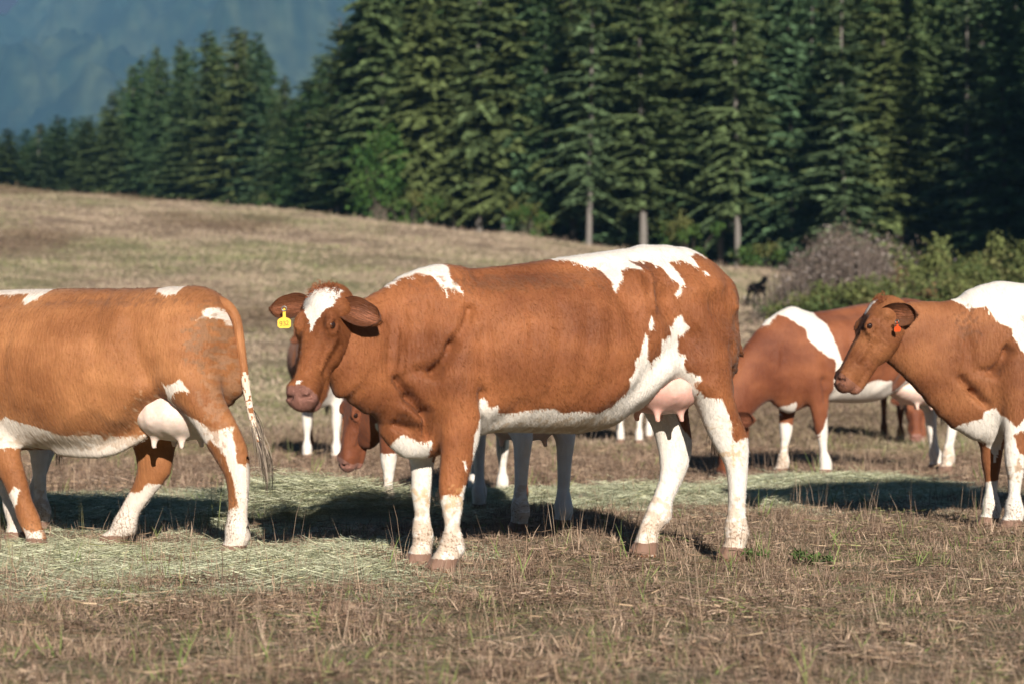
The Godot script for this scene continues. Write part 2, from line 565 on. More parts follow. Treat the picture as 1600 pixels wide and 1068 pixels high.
func cow_mesh(s: Dictionary) -> Bag:
	var f := Field.new(Vector3(-.86, -.02, -.44), Vector3(1.5, 1.5, .44), s.cell, 42.0)
	var body := []
	for a: Array in s.body:
		body.append([a[0], a[1], 0.0, a[2], a[3], a[4]])
	f.loft(body, Vector3.UP, 2)
	f.loft(s.neck, Vector3.UP, 2)
	for l: Array in s.legs:
		# a wedge of a hoof: longer towards the toe, pinched above
		var leg := l.duplicate(true)
		leg[-1][3] += .02
		leg[-2][3] += .004
		leg[-3][3] -= .004
		leg[-3][5] -= .004
		f.loft(leg, Vector3.RIGHT, 2)
	for l: Array in s.legs:
		var foot: Array = l[-4]
		for q: float in [-.018, .018]:
			f.loft([[foot[0] - foot[4] + .03, foot[1] - .005, foot[2] + q, .008, .010, .008], [foot[0] - foot[4] + .012, foot[1] - .028, foot[2] + q, .007, .008, .007]], Vector3.UP, 1)
	for l: Array in s.get("extra", []):
		f.loft(l, Vector3.UP, 2)
	f.close()
	for d: Array in s.dents:
		for side: float in [-1.0, 1.0]:
			f.dent(Vector3(d[0], d[1], side), Vector3(d[2], d[3], side), d[4], d[5], true)
	for l: Array in s.legs:
		var foot: Array = l[-1]
		f.dent(Vector3(foot[0] + .06, .055, foot[2]), Vector3(foot[0] + .07, 0, foot[2]), .03, .012, false)
		# tendon groove down each side of the cannon bone
		var hi: Array = l[-5]
		f.dent(Vector3(hi[0] - .012, .27, hi[2] - .04), Vector3(hi[0] - .008, .15, hi[2] - .04), .007, .012, false)
	var b := Bag.new()
	b.put_coat(f.shell())
	return b


func paint_poly(img: Image, pts: Array, sheet: Rect2i, scale: float, ox: float, oy: float, color: Color, jag: float, rng: RandomNumberGenerator) -> void:
	var p: Array[Vector2] = []
	for i in range(0, pts.size(), 2):
		p.append(Vector2((pts[i] / 1000.0 - ox) * scale, (oy - pts[i + 1] / 1000.0) * scale))
	while true:
		var q: Array[Vector2] = []
		var more := false
		for i in p.size():
			var a := p[i]
			var b := p[(i + 1) % p.size()]
			q.append(a)
			var l := a.distance_to(b)
			if l > 3.0:
				more = true
				q.append(a.lerp(b, rng.randf_range(.4, .6)) + (b - a).orthogonal().normalized() * minf(l, 60.0) * rng.randf_range(-jag, jag))
		p = q
		if not more:
			break
	var rows := {}
	for i in p.size():
		var a := p[i]
		var b := p[(i + 1) % p.size()]
		if a.y > b.y:
			var c := a
			a = b
			b = c
		for y in range(int(ceil(a.y - .5)), int(ceil(b.y - .5))):
			if not rows.has(y):
				rows[y] = []
			rows[y].append(a.x + (b.x - a.x) * (y + .5 - a.y) / (b.y - a.y))
	for y: int in rows:
		if y < 0 or y >= sheet.size.y:
			continue
		var xs: Array = rows[y]
		xs.sort()
		for i in range(0, xs.size() - 1, 2):
			var x0 := clampi(roundi(xs[i]), 0, sheet.size.x)
			var x1 := clampi(roundi(xs[i + 1]), 0, sheet.size.x)
			if x1 > x0:
				img.fill_rect(Rect2i(sheet.position.x + x0, sheet.position.y + y, x1 - x0, 1), color)


func side_sheet(right: bool) -> Rect2i:
	return Rect2i(0, 600 if right else 0, 1024, 600)


func mix3(a: Color, b: Color, t: float) -> Color:
	return a.lerp(b, clampf(t, 0.0, 1.0))


# dried mud, stain or hair of another colour: ragged blots round a point of the side view, "cover" says how much of the spot they take
func stain(img: Image, right: bool, x: float, y: float, rx: float, ry: float, color: Color, cover: float, grain: float, d_most: float, noise: FastNoiseLite) -> void:
	var sheet := side_sheet(right)
	var c := Vector2((x + 1.0) * 400.0, (1.5 - y) * 400.0)
	var r := Vector2(rx, ry) * 400.0
	for py in range(maxi(0, int(c.y - r.y)), mini(600, int(c.y + r.y))):
		for px in range(maxi(0, int(c.x - r.x)), mini(1024, int(c.x + r.x))):
			var q := (Vector2(px, py) - c) / r
			var m := (1.0 - q.length_squared()) * .9 - 1.0 + cover + noise.get_noise_2d(px * grain, py * grain + x * 977.0) * 1.3
			if m > 0.0:
				var at := sheet.position + Vector2i(px, py)
				img.set_pixelv(at, img.get_pixelv(at).lerp(color, minf(d_most, m * 1.1)))


func coat_image(s: Dictionary) -> Image:
	var rng := RandomNumberGenerator.new()
	rng.seed = s.seed
	var noise := FastNoiseLite.new()
	noise.seed = s.seed
	noise.frequency = .035
	noise.fractal_octaves = 4
	var small := Image.create(128, 192, false, Image.FORMAT_RGBA8)
	var lo: Color = s.brown[0]
	var hi: Color = s.brown[1]
	for y in 192:
		for x in 128:
			small.set_pixel(x, y, mix3(lo, hi, .5 + noise.get_noise_2d(x * 1.0, y * 1.6) * 1.1))
	small.resize(1024, 1536, Image.INTERPOLATE_CUBIC)
	var img := small
	var white: Color = s.get("white", Color8(216, 209, 199))
	var cream := Color8(214, 196, 168)
	for p: Array in s.get("white_both", []):
		for r in [false, true]:
			paint_poly(img, p, side_sheet(r), 400.0, -1.0, 1.5, white, .11, rng)
	for p: Array in s.get("white_l", []):
		paint_poly(img, p, side_sheet(false), 400.0, -1.0, 1.5, white, .11, rng)
	for p: Array in s.get("white_r", []):
		paint_poly(img, p, side_sheet(true), 400.0, -1.0, 1.5, white, .11, rng)
	for p: Array in s.get("brown_l", []):
		paint_poly(img, p, side_sheet(false), 400.0, -1.0, 1.5, lo.lerp(hi, .5), .11, rng)
	for p: Array in s.get("brown_r", []):
		paint_poly(img, p, side_sheet(true), 400.0, -1.0, 1.5, lo.lerp(hi, .5), .11, rng)
	# hairs of both colours mix along the edges of the patches: soften, then comb
	img.resize(512, 768, Image.INTERPOLATE_BILINEAR)
	img.resize(1024, 1536, Image.INTERPOLATE_CUBIC)
	for i in 90000:
		var x := rng.randi_range(2, 1019)
		var y := rng.randi_range(0, 1519)
		var c := img.get_pixel(x, y)
		var dark := rng.randf() < .5
		var to: Color = (lo.darkened(.15) if dark else hi.lightened(.08)) if c.b < .5 else (cream if dark else white.lightened(.3))
		c = c.lerp(to, rng.randf_range(.05, .22))
		var long := rng.randi_range(2, 5)
		img.fill_rect(Rect2i(x, y, 1, long), c)
		img.fill_rect(Rect2i(x - 1, y + long, 1, rng.randi_range(1, 3)), c)
	# uneven cream in the white hair
	for i in 9000:
		var x := rng.randi_range(0, 1015)
		var y := rng.randi_range(0, 1190)
		var c := img.get_pixel(x, y)
		if c.b > .7:
			img.fill_rect(Rect2i(x, y, rng.randi_range(1, 3), rng.randi_range(3, 10)), c.lerp(cream, rng.randf_range(.05, .22)))
	for d: Array in s.get("dirt", []):
		stain(img, d[0], d[1], d[2], d[3], d[4], d[5], d[6], d[7], d[8] if d.size() > 8 else .5, noise)
	# horn of the hooves
	for r in [false, true]:
		var edge := []
		for i in 60:
			edge.append_array([-1000 + i * 44, 52 + rng.randi_range(-6, 6)])
		paint_poly(img, edge + [1600, -100, -1000, -100], side_sheet(r), 400.0, -1.0, 1.5, Color8(124, 97, 82), .05, rng)
	# head: pattern seen from the front of the face, x across and y along the nose
	var hs := Rect2i(10, 1205, 154, 326)
	for p: Array in s.get("head_white", []):
		paint_poly(img, p, hs, 480.0, -.16, .10 + .58 - .58 , white, .14, rng)
	var pad := []
	for i in 24:
		pad.append_array([-160 + i * 14, -478 - rng.randi_range(-3, 3) - int(maxf(0.0, absf(i - 11.5) - 3.0) * 9.0)])
	paint_poly(img, pad + [165, -590, -160, -590], hs, 480.0, -.16, .10, s.get("nose", Color8(128, 90, 78)), .08, rng)
	for i in 160:
		var x := rng.randi_range(12, 158)
		var y := rng.randi_range(1488, 1526)
		img.fill_rect(Rect2i(x, y, rng.randi_range(1, 3), rng.randi_range(1, 3)), Color8(96, 68, 62).lerp(Color8(160, 116, 102), rng.randf()))
	# inside of the ear: bare skin low in the cup, long hair from the rim
	var es := Rect2i(200, 1210, 100, 100)
	img.fill_rect(es, lo.darkened(.18))
	for i in 700:
		var a := rng.randfn() * .5
		var x := int(250 + a * 30.0)
		var y := 1210 + rng.randi_range(2, 84)
		if x < 202 or x > 296:
			continue
		var c := Color8(150, 96, 72) if absf(a) < .55 and rng.randf() < .5 else lo.darkened(rng.randf_range(.1, .3))
		img.fill_rect(Rect2i(x, y, rng.randi_range(1, 2), rng.randi_range(5, 14)), img.get_pixel(x, y).lerp(c, rng.randf_range(.15, .5)))
	# tail: brown down to a share of its length, then white
	var ts := Rect2i(320, 1210, 60, 320)
	var split: float = s.get("tail_white", 2.0)
	for i in 700:
		var y := rng.randi_range(0, 312)
		if y / 320.0 > split + rng.randf_range(-.03, .03):
			img.fill_rect(Rect2i(ts.position.x + rng.randi_range(0, 56), ts.position.y + y, rng.randi_range(3, 8), rng.randi_range(4, 12)), white.lerp(cream, rng.randf() * .8))
	return img


# short hairs standing in the coat, each of the colour of the coat where it grows, lying back and down
func coat_hair(b: Bag, img: Image, count: int, seed_: int) -> ArrayMesh:
	var rng := RandomNumberGenerator.new()
	rng.seed = seed_
	var v: PackedVector3Array = b.v[0]
	var n: PackedVector3Array = b.n[0]
	var uv: PackedVector2Array = b.uv[0]
	var t: PackedInt32Array = b.t[0]
	var ov := PackedVector3Array()
	var on := PackedVector3Array()
	var oc := PackedColorArray()
	var faces := t.size() / 3
	for i in count:
		var q := rng.randi_range(0, faces - 1) * 3
		var a := rng.randf()
		var c := rng.randf()
		if a + c > 1.0:
			a = 1.0 - a
			c = 1.0 - c
		var i0 := t[q]
		var i1 := t[q + 1]
		var i2 := t[q + 2]
		var p := v[i0] + (v[i1] - v[i0]) * a + (v[i2] - v[i0]) * c
		if p.y < .05:
			continue
		var nn := n[i0]
		var w := uv[i0] + (uv[i1] - uv[i0]) * a + (uv[i2] - uv[i0]) * c
		var col := img.get_pixel(clampi(int(w.x * 1024.0), 0, 1023), clampi(int(w.y * 1536.0), 0, 1535)).srgb_to_linear()
		var flow := Vector3(-.8, -.7, 0) + Vector3(rng.randfn(), rng.randfn(), rng.randfn()) * .3
		flow = (flow - nn * nn.dot(flow)).normalized() * .92 + nn * rng.randf_range(.18, .5)
		var s := flow.cross(nn).normalized() * .0011
		var e := p + flow * rng.randf_range(.007, .016)
		var tone := rng.randf_range(.8, 1.18)
		col = Color(col.r * tone, col.g * tone, col.b * tone)
		ov.append(p - s)
		ov.append(e)
		ov.append(p + s)
		for j in 3:
			on.append(nn)
			oc.append(col)
	var arr := []
	arr.resize(Mesh.ARRAY_MAX)
	arr[Mesh.ARRAY_VERTEX] = ov
	arr[Mesh.ARRAY_NORMAL] = on
	arr[Mesh.ARRAY_COLOR] = oc
	var m := ArrayMesh.new()
	m.add_surface_from_arrays(Mesh.PRIMITIVE_TRIANGLES, arr)
	return m


func coat_material(s: Dictionary, img: Image) -> StandardMaterial3D:
	var m := StandardMaterial3D.new()
	m.resource_name = "coat"
	m.albedo_texture = ImageTexture.create_from_image(img)
	m.roughness = .66
	m.metallic_specular = .3
	m.rim_enabled = true
	m.rim = .1
	m.rim_tint = .6
	m.detail_enabled = true
	m.detail_albedo = fur_tone
	m.detail_blend_mode = BaseMaterial3D.BLEND_MODE_MUL
	m.detail_uv_layer = BaseMaterial3D.DETAIL_UV_2
	m.uv2_triplanar = true
	m.uv2_scale = Vector3(2.2, 1.6, 2.2)
	m.heightmap_enabled = true
	m.heightmap_texture = fur_relief
	m.heightmap_scale = .3
	return m


func skin_of(c: Color) -> StandardMaterial3D:
	var m: StandardMaterial3D = skin.duplicate()
	m.albedo_color = c
	return m


func strand(st: SurfaceTool, pts: Array, w: float, color: Color, turn: Vector3) -> void:
	for i in pts.size() - 1:
		var a: Vector3 = pts[i]
		var b: Vector3 = pts[i + 1]
		var s := (b - a).cross(turn).normalized()
		var wa := w * (1.0 - float(i) / pts.size())
		var wb := w * (1.0 - float(i + 1) / pts.size())
		var nn := s.cross(b - a).normalized()
		for q: Vector3 in [a - s * wa, b + s * wb, a + s * wa, a - s * wa, b - s * wb, b + s * wb]:
			st.set_color(color)
			st.set_normal(nn)
			st.add_vertex(q)


func add_cow(s: Dictionary, b: Bag) -> Node3D:
	var root := Node3D.new()
	root.name = s.name
	add_child(root)
	var yaw := deg_to_rad(s.yaw)
	var fw := Vector3(-cos(yaw), 0, sin(yaw))
	root.transform = Transform3D(Basis(fw, Vector3.UP, fw.cross(Vector3.UP)) * Basis.from_scale(Vector3.ONE * s.get("size", 1.0)), Vector3(s.at.x, ground(s.at.x, -s.at.y) + .012, -s.at.y))
	root.set_meta("label", s.label)
	root.set_meta("category", "cow")
	root.set_meta("group", "cattle in the dry pasture")
	var hf: Vector3 = s.head[1].normalized()
	var hu: Vector3 = (s.head[2] - hf * hf.dot(s.head[2])).normalized()
	var ht := Transform3D(Basis(hf, hu, hf.cross(hu)) * Basis.from_scale(Vector3(.90, 1.02, 1.08) * s.get("head_size", 1.0)), s.head[0])
	b.put_head(head_shell, ht)
	if s.has("udder"):
		b.put_plain(build_udder(s.udder[0], s.udder[1], s.udder[2]), Transform3D.IDENTITY, 1)
	var ears: Array[Transform3D] = []
	for side: float in [-1.0, 1.0]:
		var e: Array = s.get("ear_l" if side < 0 else "ear_r", [Vector3(-.06, -.12, 1), Vector3(.2, 1, .15)])
		var dir: Vector3 = (Vector3(e[0].x, e[0].y, e[0].z * side)).normalized()
		var open: Vector3 = Vector3(e[1].x, e[1].y, e[1].z * side)
		open = (open - dir * dir.dot(open)).normalized()
		var et := ht * Transform3D(Basis(dir, open, dir.cross(open)), Vector3(.035, -.004, side * .075))
		ears.append(et)
		ear(b, et, .175, .066, .95)
	var tail: Array = s.tail
	var pts := []
	var rad := []
	for i in tail.size() - 1:
		for q in 5:
			var u := q / 5.0
			pts.append((tail[i] as Vector3).cubic_interpolate(tail[i + 1], tail[maxi(i - 1, 0)], tail[mini(i + 2, tail.size() - 1)], u))
	pts.append(tail[-1])
	for i in pts.size():
		rad.append(lerpf(.034, .014, pow(float(i) / pts.size(), .6)))
	b.put_tube(pts, rad, Rect2(322, 1212, 56, 316))
	var img := coat_image(s)
	var body := MeshInstance3D.new()
	body.name = "body"
	body.mesh = b.mesh(coat_material(s, img), skin_of(s.get("skin", Color8(226, 198, 184))))
	root.add_child(body)
	if s.has("hairs"):
		var fuzz := MeshInstance3D.new()
		fuzz.name = "coat_hair"
		fuzz.mesh = coat_hair(b, img, s.hairs, s.seed + 9)
		fuzz.material_override = hair_material
		fuzz.set_meta("kind", "stuff")
		root.add_child(fuzz)
	# eyes
	for side: float in [-1.0, 1.0]:
		var eye := MeshInstance3D.new()
		eye.name = "eye"
		eye.mesh = eye_mesh
		eye.position = ht * Vector3(.159, .028, side * .080)
		root.add_child(eye, true)
	# the brush of the tail
	var rng := RandomNumberGenerator.new()
	rng.seed = s.seed + 5
	var st := SurfaceTool.new()
	st.begin(Mesh.PRIMITIVE_TRIANGLES)
	var tip: Vector3 = pts[-1]
	var down: Vector3 = (pts[-1] - pts[-4]).normalized()
	for i in 200:
		var start: Vector3 = pts[pts.size() - 1 - rng.randi_range(0, 6)] + Vector3(rng.randfn(), rng.randfn(), rng.randfn()) * .007
		var swing := Vector3(rng.randfn() * .012 - .015, 0, rng.randfn() * .012)
		var len := rng.randf_range(.12, .26)
		var sp := []
		for q in 6:
			var u := q / 5.0
			sp.append(start + (down * (1.0 - .45 * u) + Vector3.DOWN * .55 * u) * len * u + swing * sin(u * 2.3))
		var col: Color = mix3(s.get("switch_a", Color(.26, .21, .16)), s.get("switch_b", Color(.05, .038, .03)), rng.randf())
		strand(st, sp, .003, col, Vector3(rng.randfn(), .2, rng.randfn()).normalized())
	var hair := MeshInstance3D.new()
	hair.name = "tail_hair"
	hair.mesh = st.commit()
	hair.material_override = hair_material
	root.add_child(hair)
	# forelock
	st = SurfaceTool.new()
	st.begin(Mesh.PRIMITIVE_TRIANGLES)
	for i in 520:
		var a := rng.randf_range(-1.0, 1.0)
		var base := ht * Vector3(-.03 + rng.randfn() * .02 + .02 * a * a, .052 + rng.randf() * .008 - .022 * a * a, a * .07)
		var go := (ht.basis * Vector3(rng.randfn() * .5 - .5, 1.0, a * .8 + rng.randfn() * .4)).normalized()
		var len := rng.randf_range(.012, .026)
		strand(st, [base, base + go * len * .5, base + go * len + Vector3.DOWN * len * .35], .0016, mix3(Color(.16, .05, .022), Color(.30, .11, .05), rng.randf()), Vector3(rng.randfn(), rng.randfn(), rng.randfn()).normalized())
	var lock := MeshInstance3D.new()
	lock.name = "forelock"
	lock.mesh = st.commit()
	lock.material_override = hair_material
	root.add_child(lock)
	if s.has("tag"):
		var g: Dictionary = s.tag
		var tag := MeshInstance3D.new()
		tag.name = "ear_tag"
		tag.mesh = tag_mesh(g.size)
		var tm := StandardMaterial3D.new()
		tm.albedo_color = g.color
		tm.roughness = .45
		tag.material_override = tm
		var fz: Vector3 = (g.face as Vector3).normalized()
		tag.transform = Transform3D(Basis(Vector3.UP.cross(fz), Vector3.UP, fz), ears[g.ear] * Vector3(g.along, .004, g.across) + fz * .03 + Vector3.DOWN * (g.size * .9 + .042))
		tag.set_meta("label", g.label)
		root.add_child(tag)
		var stud := MeshInstance3D.new()
		stud.name = "stud"
		var tor := TorusMesh.new()
		tor.inner_radius = .007
		tor.outer_radius = .0125
		tor.rings = 20
		tor.ring_segments = 8
		stud.mesh = tor
		stud.material_override = stud_material
		stud.transform = Transform3D(Basis(Vector3.RIGHT, PI / 2), Vector3(0, g.size * 1.05, .004))
		tag.add_child(stud)
		if g.has("text"):
			var tx := MeshInstance3D.new()
			tx.name = "number"
			var tmsh := TextMesh.new()
			tmsh.text = g.text
			tmsh.font = hand_font
			tmsh.font_size = 32
			tmsh.pixel_size = g.size * .46 / 32.0
			tmsh.depth = .0012
			tx.mesh = tmsh
			tx.material_override = ink
			tx.transform = Transform3D(Basis(Vector3.BACK, .09), Vector3(0, -.003, .0032))
			tag.add_child(tx)
	return root


# the plate of an ear tag with its neck, 4 mm of plastic
func tag_mesh(w: float) -> ArrayMesh:
	var h := w * .8
	var p := [Vector2(-.5, -.32), Vector2(-.34, -.5), Vector2(.34, -.5), Vector2(.5, -.32), Vector2(.5, .22), Vector2(.34, .42), Vector2(.12, .5), Vector2(.10, .95), Vector2(.14, 1.2), Vector2(0, 1.36), Vector2(-.14, 1.2), Vector2(-.10, .95), Vector2(-.12, .5), Vector2(-.34, .42), Vector2(-.5, .22)]
	var st := SurfaceTool.new()
	st.begin(Mesh.PRIMITIVE_TRIANGLES)
	var flat := PackedVector2Array()
	for q: Vector2 in p:
		flat.append(Vector2(q.x * w, q.y * h))
	var tri := Geometry2D.triangulate_polygon(flat)
	for z: float in [.002, -.002]:
		st.set_normal(Vector3(0, 0, signf(z)))
		for i in range(0, tri.size(), 3):
			var q3 := [flat[tri[i]], flat[tri[i + 1]], flat[tri[i + 2]]]
			var ccw: bool = (q3[1] - q3[0]).cross(q3[2] - q3[0]) > 0.0
			if ccw == (z > 0.0):
				q3.reverse()
			for q: Vector2 in q3:
				st.add_vertex(Vector3(q.x, q.y, z))
	for i in flat.size():
		var a := flat[i]
		var b := flat[(i + 1) % flat.size()]
		var nn := Vector2((b - a).y, -(b - a).x).normalized()
		st.set_normal(Vector3(nn.x, nn.y, 0))
		for q: Vector3 in [Vector3(a.x, a.y, .002), Vector3(b.x, b.y, .002), Vector3(b.x, b.y, -.002), Vector3(a.x, a.y, .002), Vector3(b.x, b.y, -.002), Vector3(a.x, a.y, -.002)]:
			st.add_vertex(q)
	return st.commit()
# ---------------------------------------------------------------- terrain
var lie := FastNoiseLite.new()
var patchy := FastNoiseLite.new()


func ground(x: float, z: float) -> float:
	var d := -z
	var xx := clampf(x, -60.0, 34.0)
	var rise := 7.3 - .128 * xx - .0012 * xx * xx
	var t := (d - 22.0) / 73.0
	var s := 0.0
	if t > 0.0:
		if t < .25:
			s = t * t / .5
		elif t < .86:
			s = t - .125
		elif t < 1.16:
			var u := t - .86
			s = .735 + u - u * u * 1.25
		else:
			s = .9225 + (t - 1.16) * .25
		if t > 5.0:
			s = .9225 + 3.84 * .25
	s /= .875
	var bumps := lie.get_noise_2d(x * 3.0, d * 3.0) * .016
	if d > 20.0:
		bumps += lie.get_noise_2d(x * .35, d * .35) * minf(.3, (d - 20.0) * .012)
	return rise * s + bumps


func setting() -> void:
	lie.seed = 5
	lie.frequency = .35
	lie.fractal_octaves = 3
	patchy.seed = 8
	patchy.frequency = .12
	patchy.fractal_octaves = 4
	add_ground()
	add_mountain()
	add_forest()
	add_shrubs()
	add_heaps()
	add_grass()


func noise_texture(seed_: int, freq: float, octaves: int, colors: Array, size := 512) -> NoiseTexture2D:
	var n := FastNoiseLite.new()
	n.seed = seed_
	n.frequency = freq
	n.fractal_octaves = octaves
	var t := NoiseTexture2D.new()
	t.width = size
	t.height = size
	t.seamless = true
	t.noise = n
	var g := Gradient.new()
	var offs := PackedFloat32Array()
	for i in colors.size():
		offs.append(i / (colors.size() - 1.0))
	g.offsets = offs
	g.colors = PackedColorArray(colors)
	t.color_ramp = g
	return t


func struct(called: String, m: Mesh, mat: Material) -> MeshInstance3D:
	var o := MeshInstance3D.new()
	o.name = called
	o.mesh = m
	o.material_override = mat
	o.set_meta("kind", "structure")
	add_child(o)
	return o


# how green the pasture is at a place, 0 dry to 1 green
func greenness(x: float, d: float) -> float:
	return clampf(.5 + patchy.get_noise_2d(x * .9, d * .55) * 1.3 + patchy.get_noise_2d(x * .2 + 40.0, d * .2) * .8 - .12, 0.0, 1.0)


# dead brown patches of the slope
func brownness(x: float, d: float) -> float:
	return clampf((patchy.get_noise_2d(x * .5 + 90.0, d * .22 + 10.0) - .12) * 3.5, 0.0, .8)


func add_ground() -> void:
	var ds := [-30.0, -12.0, -4.0, 0.0, 2.5]
	var d := 4.0
	while d < 16.0:
		ds.append(d)
		d += .14
	while d < 260.0:
		ds.append(d)
		d *= 1.022
	while d < 5200.0:
		ds.append(d)
		d *= 1.2
	var cols := 150
	var v := PackedVector3Array()
	var c := PackedColorArray()
	var idx := PackedInt32Array()
	for r in ds.size():
		var wide: float = (absf(ds[r]) + 9.0) * .46 if ds[r] < 300.0 else absf(ds[r]) * .7
		for i in cols + 1:
			var x := (i / float(cols) * 2.0 - 1.0) * wide
			v.append(Vector3(x, ground(x, -ds[r]), -ds[r]))
			var g := greenness(x, ds[r])
			c.append(Color(.215, .160, .114).lerp(Color(.18, .172, .095), g).lerp(Color(.15, .105, .075), brownness(x, ds[r])))
	for r in ds.size() - 1:
		for i in cols:
			var a := r * (cols + 1) + i
			idx.append_array(PackedInt32Array([a, a + cols + 1, a + 1, a + 1, a + cols + 1, a + cols + 2]))
	var st := SurfaceTool.new()
	var arr := []
	arr.resize(Mesh.ARRAY_MAX)
	arr[Mesh.ARRAY_VERTEX] = v
	arr[Mesh.ARRAY_COLOR] = c
	arr[Mesh.ARRAY_INDEX] = idx
	var m := ArrayMesh.new()
	m.add_surface_from_arrays(Mesh.PRIMITIVE_TRIANGLES, arr)
	st.create_from(m, 0)
	st.generate_normals()
	var mat := StandardMaterial3D.new()
	mat.resource_name = "thatch and soil"
	mat.vertex_color_use_as_albedo = true
	mat.albedo_texture = noise_texture(12, .03, 5, [Color(.72, .70, .68), Color(1, 1, 1), Color(1, .98, .94)])
	mat.uv1_triplanar = true
	mat.uv1_world_triplanar = true
	mat.uv1_scale = Vector3(.55, .55, .55)
	mat.roughness = 1.0
	mat.metallic_specular = .1
	struct("ground", st.commit(), mat)


func add_mountain() -> void:
	var n := FastNoiseLite.new()
	n.seed = 21
	n.frequency = .0016
	n.fractal_octaves = 5
	n.fractal_type = FastNoiseLite.FRACTAL_RIDGED
	var v := PackedVector3Array()
	var c := PackedColorArray()
	var idx := PackedInt32Array()
	var cols := 200
	var rows := 110
	for r in rows + 1:
		var t := r / float(rows)
		var d := 2300.0 + t * 2300.0
		for i in cols + 1:
			var a := -.40 + .62 * i / cols
			var x := a * d
			# the crest climbs from the left edge of the view to the right
			var crest := (.180 + clampf((a + .257) * 1.0, -.05, .10)) * 4400.0
			var y := -20.0 + crest * (1.0 - pow(1.0 - t, 1.5)) * 1.05 + (n.get_noise_2d(x, d * .5) - .3) * 300.0 * minf(1.0, t * 3.0) * (1.0 - .55 * t)
			v.append(Vector3(x, y, -d))
			var rock := clampf((n.get_noise_2d(x * 2.3 + 900.0, d * 1.2) - .30) * 6.0, 0.0, 1.0) * clampf((a + .125) * 22.0, 0.0, 1.0) * clampf((t - .45) * 8.0, 0.0, 1.0)
			var k := patchy.get_noise_2d(x * .05, d * .05) + .6 * patchy.get_noise_2d(x * .3, d * .3)
			c.append(Color(.025, .050, .028).lerp(Color(.10, .12, .055), clampf(.4 + k * 1.6, 0.0, 1.0)).lerp(Color(.46, .36, .31), rock))
	for r in rows:
		for i in cols:
			var a := r * (cols + 1) + i
			idx.append_array(PackedInt32Array([a, a + cols + 1, a + 1, a + 1, a + cols + 1, a + cols + 2]))
	var arr := []
	arr.resize(Mesh.ARRAY_MAX)
	arr[Mesh.ARRAY_VERTEX] = v
	arr[Mesh.ARRAY_COLOR] = c
	arr[Mesh.ARRAY_INDEX] = idx
	var m := ArrayMesh.new()
	m.add_surface_from_arrays(Mesh.PRIMITIVE_TRIANGLES, arr)
	var st := SurfaceTool.new()
	st.create_from(m, 0)
	st.generate_normals()
	var mat := StandardMaterial3D.new()
	mat.resource_name = "far woods"
	mat.vertex_color_use_as_albedo = true
	mat.albedo_texture = noise_texture(31, .02, 5, [Color(.35, .35, .35), Color(1, 1, 1)])
	mat.uv1_triplanar = true
	mat.uv1_world_triplanar = true
	mat.uv1_scale = Vector3(.0022, .0022, .0022)
	mat.roughness = 1.0
	mat.metallic_specular = .05
	struct("mountain", st.commit(), mat)


# ---------------------------------------------------------------- trees
class Leafy:
	extends RefCounted
	var v := PackedVector3Array()
	var n := PackedVector3Array()
	var c := PackedColorArray()

	# a leaf or spray: a kite from a to b
	func kite(a: Vector3, b: Vector3, across: Vector3, col: Color) -> void:
		var mid := a.lerp(b, .45)
		var nn := (b - a).cross(across).normalized()
		for p: Vector3 in [a, mid + across, b, a, b, mid - across]:
			v.append(p)
			n.append(nn)
			c.append(col)

	func stick(pts: Array, radii: Array, sides: int, col: Color) -> void:
		for i in pts.size() - 1:
			var ax: Vector3 = (pts[i + 1] - pts[i]).normalized()
			var s := ax.cross(Vector3(.31, .17, .93)).normalized()
			var u := s.cross(ax)
			for j in sides:
				var a0 := TAU * j / sides
				var a1 := TAU * (j + 1) / sides
				var e0 := s * cos(a0) + u * sin(a0)
				var e1 := s * cos(a1) + u * sin(a1)
				var q := [pts[i] + e0 * radii[i], pts[i + 1] + e0 * radii[i + 1], pts[i + 1] + e1 * radii[i + 1], pts[i] + e1 * radii[i]]
				for k: int in [0, 2, 1, 0, 3, 2]:
					v.append(q[k])
					n.append(e0 if k < 2 else e1)
					c.append(col)

	func mesh() -> ArrayMesh:
		var a := []
		a.resize(Mesh.ARRAY_MAX)
		a[Mesh.ARRAY_VERTEX] = v
		a[Mesh.ARRAY_NORMAL] = n
		a[Mesh.ARRAY_COLOR] = c
		var m := ArrayMesh.new()
		m.add_surface_from_arrays(Mesh.PRIMITIVE_TRIANGLES, a)
		return m


var leaf_material: StandardMaterial3D
var bark_material: StandardMaterial3D


